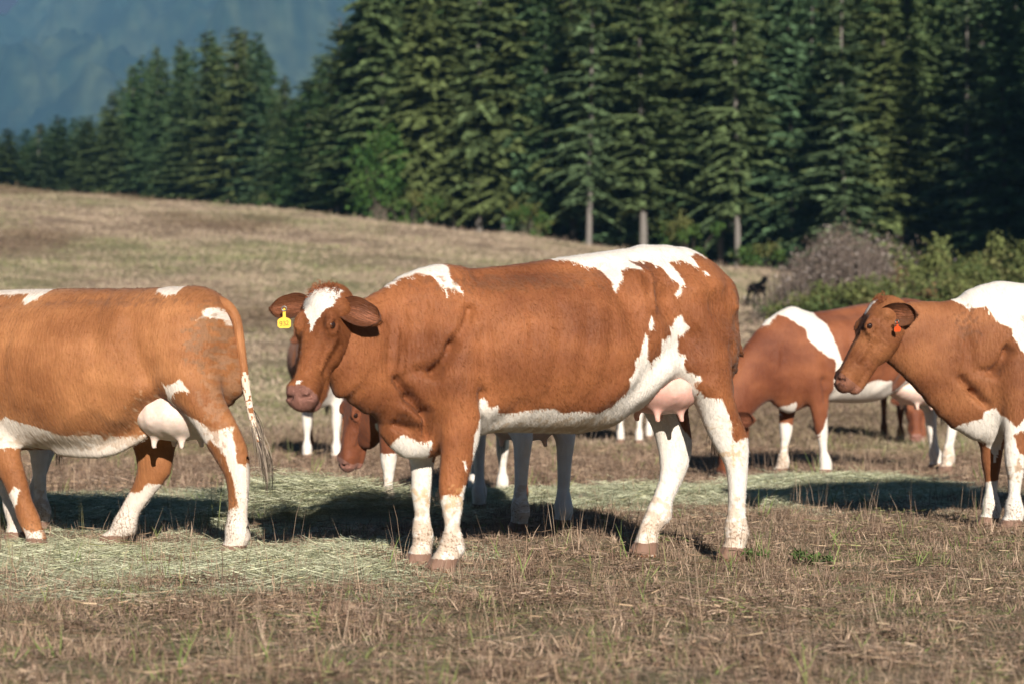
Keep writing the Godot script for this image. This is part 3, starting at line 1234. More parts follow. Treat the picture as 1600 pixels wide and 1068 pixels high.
func conifer(seed_: int, h: float, low: float, reach: float, tint: Color, pale: float, sparse: float) -> Array:
	var rng := RandomNumberGenerator.new()
	rng.seed = seed_
	var crown := Leafy.new()
	var trunk := Leafy.new()
	var bark := Color(.13, .11, .095).lerp(Color(.27, .24, .21), pale)
	var pts := []
	var rad := []
	for i in 9:
		var t := i / 8.0
		pts.append(Vector3(sin(t * 4.0 + seed_) * .10, h * t, cos(t * 3.0 + seed_) * .10))
		rad.append(lerpf(.16, .012, pow(t, .8)))
	trunk.stick(pts, rad, 8, bark)
	# dead stubs below the crown
	var y := h * .12
	while y < h * low:
		var an := rng.randf() * TAU
		var ln := rng.randf_range(.4, 1.6)
		var p := Vector3(0, y, 0)
		trunk.stick([p, p + Vector3(cos(an), -.1, sin(an)) * ln * .5, p + Vector3(cos(an), -.3, sin(an)) * ln], [.035, .02, .008], 3, bark.darkened(.2))
		y += rng.randf_range(.25, .7)
	y = h * low
	while y < h - .25:
		var t := (y - h * low) / (h - h * low)
		var full := reach * pow(1.0 - t, .75) * (.62 + .38 * minf(1.0, t * 5.0))
		var count := 9 if t < .8 else 6
		var turn := rng.randf() * TAU
		for k in count:
			if rng.randf() < sparse:
				continue
			var an := turn + TAU * k / count + rng.randf_range(-.35, .35)
			var ln := full * rng.randf_range(.4, 1.0) * (.85 + .3 * sin(an * 2.0 + seed_ + y * .35)) + .12
			var out := Vector3(cos(an), 0, sin(an))
			var side := Vector3(-out.z, 0, out.x)
			var lift := lerpf(-.12, .6, t) + rng.randf_range(-.25, .25)
			var steps := maxi(5, int(ln * 11.0))
			var tone := rng.randf_range(.72, 1.18)
			var up := rng.randf_range(-.45, .45)
			for j in steps:
				var u := (j + .6) / steps
				var base := Vector3(0, y + up, 0) + out * ln * u + Vector3.UP * (ln * (lift * u - .30 * u * u))
				var w := (.16 + .16 * ln * (1.0 - u)) * rng.randf_range(.6, 1.4)
				for s: float in [-1.0, 1.0]:
					var go := (out * rng.randf_range(.35, .9) + side * s * rng.randf_range(.5, 1.0) + Vector3.DOWN * rng.randf_range(.1, .55)) * w
					var col := Color(tint.r, tint.g, tint.b) * (tone * rng.randf_range(.7, 1.2))
					crown.kite(base, base + go, Vector3(rng.randfn(), rng.randfn() * .6, rng.randfn()).normalized() * w * .30, col)
				if j % 2 == 0:
					crown.kite(base, base + out * w * .9 + Vector3.DOWN * w * .25, side * w * .3 + Vector3.UP * w * .1, Color(tint.r, tint.g, tint.b) * (tone * rng.randf_range(.8, 1.25)))
		y += rng.randf_range(.24, .42) * (1.0 if t < .8 else .7)
	return [trunk.mesh(), crown.mesh()]


# a rounded leafy crown made of clumps of leaves on limbs
func leafy(seed_: int, size: Vector3, clumps: int, leaves: int, leaf: float, tints: Array, stem: Color, hollow := .55) -> Array:
	var rng := RandomNumberGenerator.new()
	rng.seed = seed_
	var crown := Leafy.new()
	var wood := Leafy.new()
	for i in clumps:
		var dir := Vector3(rng.randfn(), rng.randfn(), rng.randfn()).normalized()
		var r := pow(rng.randf_range(hollow * hollow, 1.0), .5)
		var c := Vector3(dir.x * size.x * r, size.y * (.5 + dir.y * .5 * r), dir.z * size.z * r)
		var foot := Vector3(c.x * .25, 0, c.z * .25)
		wood.stick([foot, foot.lerp(c, .5) + Vector3(0, size.y * .1, 0), c], [.012 * size.y + .006, .008 * size.y + .004, .003], 4, stem)
		var cr := rng.randf_range(.14, .26) * (size.x + size.y) * .5
		var tint: Color = tints[rng.randi_range(0, tints.size() - 1)]
		for j in leaves:
			var p := c + Vector3(rng.randfn(), rng.randfn() * .8, rng.randfn()) * cr * .5
			if p.y < .02:
				continue
			var l := leaf * rng.randf_range(.6, 1.3)
			var go := Vector3(rng.randfn(), rng.randfn() - .3, rng.randfn()).normalized() * l
			crown.kite(p, p + go, go.cross(Vector3(rng.randfn(), rng.randfn(), rng.randfn())).normalized() * l * .36, tint * rng.randf_range(.65, 1.35))
	return [wood.mesh(), crown.mesh()]


func plant(called: String, at: Vector3, turn: float, size: Vector3, parts: Array, names: Array, label: String, category: String, group: String) -> Node3D:
	var o := Node3D.new()
	o.name = called
	for i in 2:
		var m := MeshInstance3D.new()
		m.name = names[i]
		m.mesh = parts[i]
		m.material_override = [bark_material, leaf_material][i]
		o.add_child(m)
	o.transform = Transform3D(Basis(Vector3.UP, turn) * Basis.from_scale(size), at)
	o.set_meta("label", label)
	o.set_meta("category", category)
	if group:
		o.set_meta("group", group)
	add_child(o)
	return o


func skyline(px: float) -> float:
	var tab := [[-200, 210], [0, 215], [60, 190], [130, 172], [170, 158], [200, 100], [250, 62], [300, 55], [335, 42], [380, 44], [430, 82], [462, 140], [490, 98], [525, 35], [560, 5], [600, -40], [1800, -60]]
	for i in tab.size() - 1:
		if px <= tab[i + 1][0]:
			return lerpf(tab[i][1], tab[i + 1][1], (px - tab[i][0]) / float(tab[i + 1][0] - tab[i][0]))
	return -60.0


func ordinal(n: int) -> String:
	var low := ["first", "second", "third", "fourth", "fifth", "sixth", "seventh", "eighth", "ninth", "tenth", "eleventh", "twelfth", "thirteenth", "fourteenth", "fifteenth", "sixteenth", "seventeenth", "eighteenth", "nineteenth"]
	if n < 19:
		return low[n]
	var tens := ["twent", "thirt", "fort", "fift", "sixt"][(n + 1) / 10 - 2] as String
	return tens + "ieth" if (n + 1) % 10 == 0 else tens + "y-" + low[n % 10]


# where the edge of the wood runs: distance of the front row for a bearing
func wood_edge(px: float) -> float:
	if px < 150.0:
		return 178.0
	if px < 470.0:
		return lerpf(178.0, 150.0, (px - 150.0) / 320.0)
	if px < 600.0:
		return lerpf(150.0, 116.0, (px - 470.0) / 130.0)
	return lerpf(116.0, 101.0, (px - 600.0) / 1000.0)


func add_forest() -> void:
	leaf_material = StandardMaterial3D.new()
	leaf_material.resource_name = "foliage"
	leaf_material.vertex_color_use_as_albedo = true
	leaf_material.roughness = .7
	leaf_material.metallic_specular = .2
	leaf_material.backlight_enabled = true
	leaf_material.backlight = Color(.25, .25, .2)
	leaf_material.cull_mode = BaseMaterial3D.CULL_DISABLED
	bark_material = StandardMaterial3D.new()
	bark_material.resource_name = "bark"
	bark_material.vertex_color_use_as_albedo = true
	bark_material.albedo_texture = noise_texture(44, .06, 4, [Color(.6, .6, .6), Color(1, 1, 1)], 256)
	bark_material.uv1_triplanar = true
	bark_material.uv1_scale = Vector3(1.2, .35, 1.2)
	bark_material.roughness = .95
	var kinds := [
		conifer(1, 20.0, .06, 3.7, Color(0.113, 0.160, 0.064), .3, .08),
		conifer(2, 20.0, .05, 3.2, Color(0.092, 0.153, 0.067), .25, .1),
		conifer(3, 20.0, .10, 3.9, Color(0.132, 0.167, 0.061), .5, .14),
		conifer(4, 20.0, .16, 3.2, Color(0.115, 0.158, 0.065), .85, .34),
		conifer(5, 20.0, .12, 2.9, Color(0.109, 0.160, 0.076), .85, .42),
		conifer(6, 20.0, .04, 3.0, Color(0.079, 0.146, 0.054), .2, .03),
		conifer(7, 20.0, .07, 2.7, Color(0.098, 0.167, 0.082), .3, .15),
	]
	var looks := ["broad dark green fir", "slim dark fir", "olive fir with drooping boughs", "fir with bare pale trunk", "thin fir with pale trunk", "dense deep green fir", "narrow blue-green fir"]
	var rng := RandomNumberGenerator.new()
	rng.seed = 77
	# front row, by bearing; some stand where the photograph shows a pale trunk
	var row := []
	var px := -70.0
	while px < 1690.0:
		row.append([px, [0, 1, 2, 5, 6, 0, 2][rng.randi_range(0, 6)]])
		px += rng.randf_range(28.0, 46.0) if px < 560.0 else rng.randf_range(28.0, 46.0)
	for q: Array in [[62.0, 4], [530.0, 3], [750.0, 3], [921.0, 4], [1001.0, 3], [1129.0, 4], [1149.0, 3], [1320.0, 4], [1516.0, 4]]:
		for i in row.size():
			if absf(row[i][0] - q[0]) < 20.0:
				row.remove_at(i)
				break
		row.append(q)
	row.sort_custom(func(a, b): return a[0] < b[0])
	var n := 0
	for q: Array in row:
		var d := wood_edge(q[0]) + rng.randf_range(-3.0, 4.0) - (3.0 if q[1] in [3, 4] else 0.0)
		var x: float = (q[0] - 800.0) / 3111.0 * d
		var y := ground(x, -d) - .1
		var top := .86 + (578.0 - skyline(q[0]) - rng.randf_range(-14.0, 26.0)) / 3111.0 * d
		var h: float = clampf(top - y, 8.0, 30.0) if q[0] < 560.0 else rng.randf_range(17.0, 25.0)
		var wide := rng.randf_range(.95, 1.4) * (1.25 if q[0] < 560.0 else 1.1)
		plant("conifer_tree" if n == 0 else "conifer_tree_%03d" % n, Vector3(x, y, -d), rng.randf() * TAU, Vector3(wide, h / 20.0, wide), kinds[q[1]], ["trunk", "crown"], "%s, %s from left in the front row" % [looks[q[1]], ordinal(n)], "tree", "conifers along the edge of the wood")
		n += 1
	# the trees behind them
	var deep := n
	for depth: float in [9.0, 19.0, 31.0, 44.0]:
		px = -60.0 + depth
		while px < 1680.0:
			var d := wood_edge(px) + depth + rng.randf_range(-3.0, 3.0)
			var x := (px - 800.0) / 3111.0 * d
			var y := ground(x, -d)
			var top := .86 + (578.0 - skyline(px) - rng.randf_range(0.0, 30.0)) / 3111.0 * d
			var h := clampf(top - y, 8.0, 34.0) if px < 560.0 else rng.randf_range(25.0, 31.0) + depth * .12
			plant("conifer_tree_%03d" % deep, Vector3(x, y, -d), rng.randf() * TAU, Vector3(1.25, h / 20.0, 1.25), kinds[[0, 1, 2, 5, 6][rng.randi_range(0, 4)]], ["trunk", "crown"], "dark conifer standing deep in the wood behind its front row", "tree", "conifers deep in the wood")
			deep += 1
			px += rng.randf_range(36.0, 58.0)
	# the wood comes nearer beyond the right edge of the view; its shade lies on the right end of the edge
	for q: Array in [[24.5, 80.0], [27.5, 84.0], [30.5, 79.0], [28.0, 74.0], [33.5, 83.0], [26.5, 90.0], [32.0, 91.0]]:
		plant("conifer_tree_%03d" % deep, Vector3(q[0], ground(q[0], -q[1]) - .1, -q[1]), rng.randf() * TAU, Vector3(1.2, rng.randf_range(1.2, 1.4), 1.2), kinds[[0, 1, 5][deep % 3]], ["trunk", "crown"], "tall conifer just beyond the right edge of the view", "tree", "conifers beyond the right edge")
		deep += 1
	# and it runs on beyond the left edge
	for i in 9:
		var d := 182.0 + 9.0 * (i % 3)
		var x := (-130.0 - i * 52.0 - 800.0) / 3111.0 * d
		plant("conifer_tree_%03d" % deep, Vector3(x, ground(x, -d) - .1, -d), rng.randf() * TAU, Vector3(1.4, rng.randf_range(.55, .75), 1.4), kinds[[0, 1, 2, 5, 6][i % 5]], ["trunk", "crown"], "small conifer just beyond the left edge of the view", "tree", "conifers beyond the left edge")
		deep += 1
	# broadleaf growth at the foot of the wood
	var maple := leafy(301, Vector3(1.45, 6.4, 1.5), 34, 120, .24, [Color(.038, .082, .020), Color(.055, .10, .026), Color(.030, .068, .02)], Color(.15, .12, .09))
	var dm := wood_edge(592.0) - 4.5
	var xm := (592.0 - 800.0) / 3111.0 * dm
	plant("broadleaf_tree", Vector3(xm, ground(xm, -dm) - .2, -dm), 0.0, Vector3.ONE, maple, ["trunk", "crown"], "bright green broadleaf tree at the edge of the conifers", "tree", "")
	var under := leafy(302, Vector3(1.7, 2.4, 1.7), 16, 80, .2, [Color(.05, .085, .022), Color(.085, .09, .03), Color(.04, .075, .02)], Color(.13, .1, .08))
	var k := 0
	for q: Array in [[170.0, "yellow-green bush at the foot of the far left trees"], [330.0, "low green bush under the left group of firs"], [415.0, "low green bush beside the gap between the fir groups"], [640.0, "low bush right of the bright green tree"], [830.0, "low bush at the foot of the middle firs"], [1080.0, "low bush beneath the two pale trunks"], [1190.0, "green bush at the right end of the open slope"]]:
		var d := wood_edge(q[0]) - 5.0
		var x: float = (q[0] - 800.0) / 3111.0 * d
		plant("undergrowth_bush" if k == 0 else "undergrowth_bush_%03d" % k, Vector3(x, ground(x, -d) - .1, -d), k * 1.3, Vector3(1, rng.randf_range(.8, 1.5), 1), under, ["stems", "leaves"], q[1], "bush", "bushes at the foot of the wood")
		k += 1


func add_shrubs() -> void:
	# the thicket right of the slope: a grey-brown mass gone to seed and green shrubs in front of it
	var rng := RandomNumberGenerator.new()
	rng.seed = 15
	var seedy := Leafy.new()
	var stalks := Leafy.new()
	for i in 1500:
		var p := Vector3(rng.randfn() * .75, 0, rng.randfn() * .55)
		var h := 2.35 * exp(-p.x * p.x * .28) * rng.randf_range(.45, 1.0)
		var top := p + Vector3(rng.randfn() * .16, h, rng.randfn() * .16)
		stalks.kite(p, top, Vector3(.012, 0, .006), Color(.17, .13, .105) * rng.randf_range(.6, 1.3))
		for j in 9:
			var q := p.lerp(top, rng.randf_range(.35, 1.0)) + Vector3(rng.randfn(), rng.randfn() * .5, rng.randfn()) * .07
			var go := Vector3(rng.randfn(), rng.randfn(), rng.randfn()).normalized() * rng.randf_range(.03, .08)
			var pale := rng.randf() < .22
			seedy.kite(q, q + go, go.cross(Vector3(rng.randfn(), rng.randfn(), rng.randfn())).normalized() * .018, (Color(.34, .29, .26) if pale else Color(.175, .125, .105).lerp(Color(.13, .12, .07), rng.randf() * .5)) * rng.randf_range(.7, 1.25))
	var gone := [stalks.mesh(), seedy.mesh()]
	var k := 0
	for q: Array in [[1312.0, 51.0, 1.0, "tall grey-brown shrub gone to seed, left one of the pair"], [1368.0, 52.0, .95, "grey-brown seeding shrub, right one of the pair"]]:
		var x: float = (q[0] - 800.0) / 3111.0 * q[1]
		plant("seeding_shrub" if k == 0 else "seeding_shrub_%03d" % k, Vector3(x, ground(x, -q[1]) - .05, -q[1]), k * 2.0, Vector3(1.1, q[2] * 1.12, 1.1), gone, ["stalks", "seed_heads"], q[3], "shrub", "shrubs gone to seed")
		k += 1
	var green := leafy(303, Vector3(1.15, 1.75, 1.0), 42, 130, .085, [Color(.075, .098, .034), Color(.095, .112, .04), Color(.125, .125, .05), Color(.06, .082, .03), Color(.15, .095, .05), Color(.10, .115, .04)], Color(.12, .09, .06), .3)
	k = 0
	for q: Array in [[1290.0, 47.0, .88, "low olive shrub at the left end of the thicket"], [1322.0, 46.0, .98, "olive shrub in front of the seeding shrubs"], [1378.0, 46.0, 1.05, "green shrub just above the orange-tagged cow's poll"], [1440.0, 47.0, 1.2, "bright green shrub behind the orange-tagged cow's neck"], [1515.0, 46.5, 1.15, "green shrub behind the white withers at right"], [1590.0, 46.0, 1.25, "rightmost green shrub of the thicket"], [1470.0, 51.0, 1.5, "reddish green shrub standing behind the bright green one"], [1570.0, 52.0, 1.6, "tall shrub at the back right of the thicket"]]:
		var x: float = (q[0] - 800.0) / 3111.0 * q[1]
		plant("green_shrub" if k == 0 else "green_shrub_%03d" % k, Vector3(x, ground(x, -q[1]) - .05, -q[1]), k * 1.7, Vector3(1.15, q[2] * .92, 1.15), green, ["stems", "leaves"], q[3], "shrub", "green shrubs of the thicket")
		k += 1


# ---------------------------------------------------------------- pasture
# heaps the hay was forked into: [x, distance, half width, half depth, height]
const HEAPS := [[-1.2, 11.45, .75, .5, .20], [-2.45, 11.5, .9, .5, .10], [2.3, 14.0, 1.1, .4, .10], [.75, 13.1, 1.0, .45, .07]]


func heap_height(x: float, d: float) -> float:
	var h := 0.0
	for q: Array in HEAPS:
		var r := pow((x - q[0]) / q[2], 2.0) + pow((d - q[1]) / q[3], 2.0)
		h = maxf(h, q[4] * exp(-r * 1.3) * (1.0 + .5 * lie.get_noise_2d(x * 9.0, d * 9.0)))
	return h


func hay_at(x: float, d: float) -> float:
	var wob := lie.get_noise_2d(x * 1.1, d * 1.1) * 1.0
	var a := exp(-pow((d - 13.2 + wob * .5 - .12 * x) / .95, 2.0)) * smoothstep(3.6, 2.6, x)
	var b := exp(-pow((d - 8.85 + wob * .6) / 1.15, 2.0)) * smoothstep(.1, -.8, x)
	var c := exp(-pow((d - 11.6 + wob * .5) / 1.5, 2.0)) * smoothstep(-.9, -1.6, x) * .9
	var e := minf(1.0, heap_height(x, d) * 9.0)
	return clampf(maxf(maxf(a, b), maxf(c, e)) * (.85 + lie.get_noise_2d(x * 4.0, d * 4.0) * 1.6) - .06, 0.0, 1.0)


func add_heaps() -> void:
	var mat := StandardMaterial3D.new()
	mat.resource_name = "hay"
	mat.albedo_color = Color(.36, .36, .25).linear_to_srgb()
	mat.albedo_texture = noise_texture(61, .09, 4, [Color(.5, .5, .45), Color(1, 1, 1)], 256)
	mat.uv1_triplanar = true
	mat.uv1_world_triplanar = true
	mat.uv1_scale = Vector3(3, 3, 3)
	mat.roughness = .95
	var names := ["hay heap by the tan cow's tail", "low hay heap behind the tan cow's legs", "long low hay heap right of the centre cow's hind legs", "low hay heap behind the centre cow's belly"]
	for k in HEAPS.size():
		var q: Array = HEAPS[k]
		var st := SurfaceTool.new()
		st.begin(Mesh.PRIMITIVE_TRIANGLES)
		st.set_smooth_group(0)
		var n := 26
		for r in n:
			for c in n:
				var p := []
				for e: Array in [[r, c], [r + 1, c], [r + 1, c + 1], [r, c + 1]]:
					var x: float = q[0] + (e[1] / float(n) * 2.0 - 1.0) * q[2] * 1.5
					var d: float = q[1] + (e[0] / float(n) * 2.0 - 1.0) * q[3] * 1.5
					var rr := pow((x - q[0]) / q[2], 2.0) + pow((d - q[1]) / q[3], 2.0)
					p.append(Vector3(x - q[0], q[4] * exp(-rr * 1.3) * (1.0 + .5 * lie.get_noise_2d(x * 9.0, d * 9.0)) - .02, -(d - q[1])))
				for i: int in [0, 1, 2, 0, 2, 3]:
					st.add_vertex(p[i])
		st.index()
		st.generate_normals()
		var o := MeshInstance3D.new()
		o.name = "hay_heap" if k == 0 else "hay_heap_%03d" % k
		o.mesh = st.commit()
		o.material_override = mat
		o.position = Vector3(q[0], ground(q[0], -q[1]), -q[1])
		o.set_meta("label", names[k])
		o.set_meta("category", "hay heap")
		o.set_meta("group", "hay heaps in the pasture")
		add_child(o)


func tuft(seed_: int, blades: int, spread: float, lo: float, hi: float, w: float, lean: float) -> ArrayMesh:
	var rng := RandomNumberGenerator.new()
	rng.seed = seed_
	var g := Leafy.new()
	for i in blades:
		var p := Vector3(rng.randfn() * spread, 0, rng.randfn() * spread)
		var h := rng.randf_range(lo, hi)
		var go := Vector3(rng.randfn() * lean, 1.0, rng.randfn() * lean).normalized() * h
		var bend := Vector3(rng.randfn(), 0, rng.randfn()) * h * lean * .5
		var s := Vector3(rng.randfn(), 0, rng.randfn()).normalized() * w * rng.randf_range(.6, 1.3)
		var tone := rng.randf_range(.55, 1.3)
		var col := Color(tone, tone * rng.randf_range(.93, 1.05), tone * rng.randf_range(.85, 1.05))
		var m := p + go * .55 + bend * .3
		var e := p + go + bend
		var nn := s.cross(go).normalized()
		for q: Vector3 in [p - s, m - s * .8, p + s, p + s, m - s * .8, m + s * .8, m - s * .8, e, m + s * .8]:
			g.v.append(q)
			g.n.append(nn)
			g.c.append(col)
	return g.mesh()


func litter(seed_: int, straws: int, spread: float, long: float, w: float, high: float) -> ArrayMesh:
	var rng := RandomNumberGenerator.new()
	rng.seed = seed_
	var g := Leafy.new()
	for i in straws:
		var p := Vector3(rng.randfn() * spread, rng.randf_range(.003, high), rng.randfn() * spread)
		var a := rng.randf() * TAU
		var l := long * rng.randf_range(.4, 1.2)
		var curl := rng.randfn() * .7
		var tone := rng.randf_range(.55, 1.35)
		var col := Color(tone * rng.randf_range(.95, 1.1), tone, tone * rng.randf_range(.8, 1.05))
		var prev := p
		for k in 3:
			var dir := Vector3(cos(a), rng.randfn() * .12, sin(a))
			var q := prev + dir * l / 3.0
			q.y = maxf(q.y, .002)
			var s := dir.cross(Vector3(rng.randfn() * .5, 1, rng.randfn() * .5)).normalized() * w
			var nn := s.cross(dir).normalized()
			for e: Vector3 in [prev - s, q - s, prev + s, prev + s, q - s, q + s]:
				g.v.append(e)
				g.n.append(nn)
				g.c.append(col)
			prev = q
			a += curl
	return g.mesh()


func scatter(called: String, m: Mesh, mat: Material, where: Array, label: String, category: String) -> void:
	var mm := MultiMesh.new()
	mm.transform_format = MultiMesh.TRANSFORM_3D
	mm.use_colors = true
	mm.mesh = m
	mm.instance_count = where.size()
	for i in where.size():
		mm.set_instance_transform(i, where[i][0])
		mm.set_instance_color(i, where[i][1])
	var o := MultiMeshInstance3D.new()
	o.name = called
	o.multimesh = mm
	o.material_override = mat
	o.set_meta("kind", "stuff")
	o.set_meta("label", label)
	o.set_meta("category", category)
	add_child(o)


func add_grass() -> void:
	var rng := RandomNumberGenerator.new()
	rng.seed = 4242
	var mat := StandardMaterial3D.new()
	mat.resource_name = "dry grass"
	mat.vertex_color_use_as_albedo = true
	mat.roughness = .75
	mat.metallic_specular = .25
	mat.backlight_enabled = true
	mat.backlight = Color(.3, .28, .2)
	mat.cull_mode = BaseMaterial3D.CULL_DISABLED
	var stub := [[], []]
	var straw := []
	var stalk := []
	var blade := []
	var hay := []
	var far := []
	# zones: [from, to, tufts per square metre, scale]
	for zone: Array in [[4.9, 8.0, 420.0, 1.0], [8.0, 13.0, 300.0, 1.1], [13.0, 22.0, 130.0, 1.45], [22.0, 34.0, 42.0, 2.0], [34.0, 60.0, 16.0, 2.6], [60.0, 98.0, 8.0, 3.4]]:
		var slant := .272 if zone[0] < 20.0 else .37
		var w1: float = zone[1] * (slant + .006) + .6
		var count := int(2.0 * w1 * (zone[1] - zone[0]) * zone[2])
		for i in count:
			var d := rng.randf_range(zone[0], zone[1])
			var x := rng.randf_range(-w1, w1)
			if absf(x) > d * slant + .6:
				continue
			var g := greenness(x, d)
			var hv := hay_at(x, d) if d < 18.0 else 0.0
			if rng.randf() < hv * .5:
				continue
			var dry := Color(.30, .198, .138).lerp(Color(.54, .405, .29), rng.randf()).lerp(Color(.11, .07, .05), pow(rng.randf(), .8) * .95)
			if d > 22.0:
				dry = Color(.33, .255, .185).lerp(Color(.45, .365, .265), rng.randf())
			var col := dry
			if rng.randf() < g * (.10 if d < 20.0 else .7):
				col = dry.lerp(Color(.16, .20, .065), rng.randf_range(.4, 1.0) if d < 20.0 else rng.randf_range(.2, .75))
			if d > 22.0:
				col = col.lerp(Color(.17, .12, .08), brownness(x, d))
			var sc: float = zone[3] * rng.randf_range(.7, 1.35)
			var t := Transform3D(Basis(Vector3.UP, rng.randf() * TAU) * Basis.from_scale(Vector3(sc, sc * rng.randf_range(.6, 1.2) * clampf(.75 + lie.get_noise_2d(x * 6.0, d * 6.0) * 1.5, .35, 1.6), sc)), Vector3(x, ground(x, -d) - .004, -d))
			if d < 22.0:
				var pick := rng.randf()
				if pick < .66:
					stub[rng.randi_range(0, 1)].append([t, col])
				elif pick < .92:
					straw.append([t, col * 1.1])
				elif pick < .985:
					stalk.append([t, col * 1.15])
				else:
					blade.append([t, Color(.13, .19, .05).lerp(Color(.24, .26, .10), rng.randf())])
			else:
				far.append([t, col])
	for i in 46000:
		var d := rng.randf_range(6.9, 16.0)
		var w1 := d * .272 + .5
		var x := rng.randf_range(-w1, w1)
		if rng.randf() > hay_at(x, d) * (w1 / 4.8) * .55:
			continue
		var heap := hay_at(x, d)
		var sc := rng.randf_range(.7, 1.25)
		hay.append([Transform3D(Basis(Vector3.UP, rng.randf() * TAU) * Basis.from_scale(Vector3(sc, sc * (.6 + heap), sc)), Vector3(x, ground(x, -d) + heap_height(x, d) + heap * heap * .03 * rng.randf(), -d)), Color(.45, .49, .33).lerp(Color(.64, .61, .44), rng.randf()).lerp(Color(.30, .31, .19), rng.randf() * .7)])
	scatter("dry_stubble", tuft(1, 18, .045, .012, .05, .0016, .4), mat, stub[0], "short dry brown grass stubble covering the pasture", "grass")
	scatter("dry_stubble_001", tuft(2, 16, .05, .015, .068, .0014, .55), mat, stub[1], "ragged dry grass stubble mixed over the pasture", "grass")
	scatter("straw_litter", litter(3, 20, .06, .09, .0015, .03), mat, straw, "flattened dead straw lying between the stubble", "straw")
	scatter("tall_stalks", tuft(4, 4, .03, .09, .24, .0013, .25), mat, stalk, "thin tall dry stalks standing in the pasture", "grass")
	scatter("green_blades", tuft(5, 5, .018, .05, .13, .0018, .3), mat, blade, "scattered fresh green grass blades in the dry pasture", "grass")
	scatter("mown_hay", litter(6, 70, .11, .13, .0009, .012), mat, hay, "pale green mown hay spread across the pasture", "hay")
	scatter("slope_grass", tuft(7, 26, .10, .012, .055, .0042, .8), mat, far, "dry grass of the slope rising to the wood", "grass")
	# leafy green weeds
	var weed := leafy(304, Vector3(.10, .075, .09), 18, 22, .022, [Color(.075, .115, .035), Color(.10, .14, .05), Color(.06, .09, .03)], Color(.09, .11, .04), .2)
	var k := 0
	for q: Array in [[1.32, 8.85, 1.0, "bright green weed beside the centre cow's hind hoof"], [1.09, 9.0, .85, "small green weed touching the centre cow's hind hoof"], [3.05, 10.3, .9, "green weed in the grass before the right cow's hooves"]]:
		plant("green_weed" if k == 0 else "green_weed_%03d" % k, Vector3(q[0], ground(q[0], -q[1]), -q[1]), k * 1.1, Vector3.ONE * q[2], weed, ["stems", "leaves"], q[3], "weed", "green weeds in the pasture")
		k += 1


# ---------------------------------------------------------------- a black dog far off on the slope
func add_dog() -> void:
	var f := Field.new(Vector3(-.5, -.02, -.2), Vector3(.55, .75, .2), .014, 60.0)
	f.loft([[-.28, .42, 0, .07, .09, .06], [-.15, .43, 0, .10, .11, .095], [.05, .43, 0, .11, .12, .10], [.2, .45, 0, .11, .14, .10], [.27, .46, 0, .08, .09, .07]], Vector3.UP, 2)
	f.loft([[.2, .50, 0, .08, .09, .07], [.3, .58, 0, .06, .07, .055], [.37, .63, 0, .065, .06, .06], [.45, .61, 0, .04, .045, .04], [.51, .595, 0, .025, .028, .026]], Vector3.UP, 2)
	for s: float in [-1.0, 1.0]:
		f.loft([[.2, .42, s * .07, .06, .06, .04], [.2, .25, s * .075, .035, .035, .028], [.21, .12, s * .075, .024, .024, .022], [.225, .01, s * .075, .034, .026, .026]], Vector3.RIGHT, 2)
		f.loft([[-.24, .40, s * .07, .08, .07, .045], [-.24, .28, s * .08, .055, .05, .035], [-.31, .18, s * .08, .028, .028, .024], [-.29, .07, s * .08, .022, .022, .02], [-.27, .01, s * .08, .034, .024, .026]], Vector3.RIGHT, 2)
		f.loft([[.36, .66, s * .045, .02, .03, .018], [.35, .60, s * .068, .03, .03, .012]], Vector3.RIGHT, 2)
	f.loft([[-.30, .46, 0, .025, .025, .025], [-.40, .42, 0, .03, .03, .022], [-.47, .32, 0, .02, .02, .016]], Vector3.UP, 2)
	f.close()
	var sh := f.shell()
	var a := []
	a.resize(Mesh.ARRAY_MAX)
	a[Mesh.ARRAY_VERTEX] = sh.v
	a[Mesh.ARRAY_NORMAL] = sh.n
	a[Mesh.ARRAY_INDEX] = sh.t
	var m := ArrayMesh.new()
	m.add_surface_from_arrays(Mesh.PRIMITIVE_TRIANGLES, a)
	var mat := StandardMaterial3D.new()
	mat.resource_name = "black coat"
	mat.albedo_color = Color8(13, 13, 14)
	mat.roughness = .9
	mat.metallic_specular = .1
	var o := MeshInstance3D.new()
	o.name = "dog"
	o.mesh = m
	o.material_override = mat
	var d := 57.0
	var x := (1183.0 - 800.0) / 3111.0 * d
	o.transform = Transform3D(Basis(Vector3.UP, .95) * Basis.from_scale(Vector3.ONE * 1.3), Vector3(x, ground(x, -d), -d))
	o.set_meta("label", "small black dog standing on the slope left of the green thicket")
	o.set_meta("category", "dog")
	add_child(o)
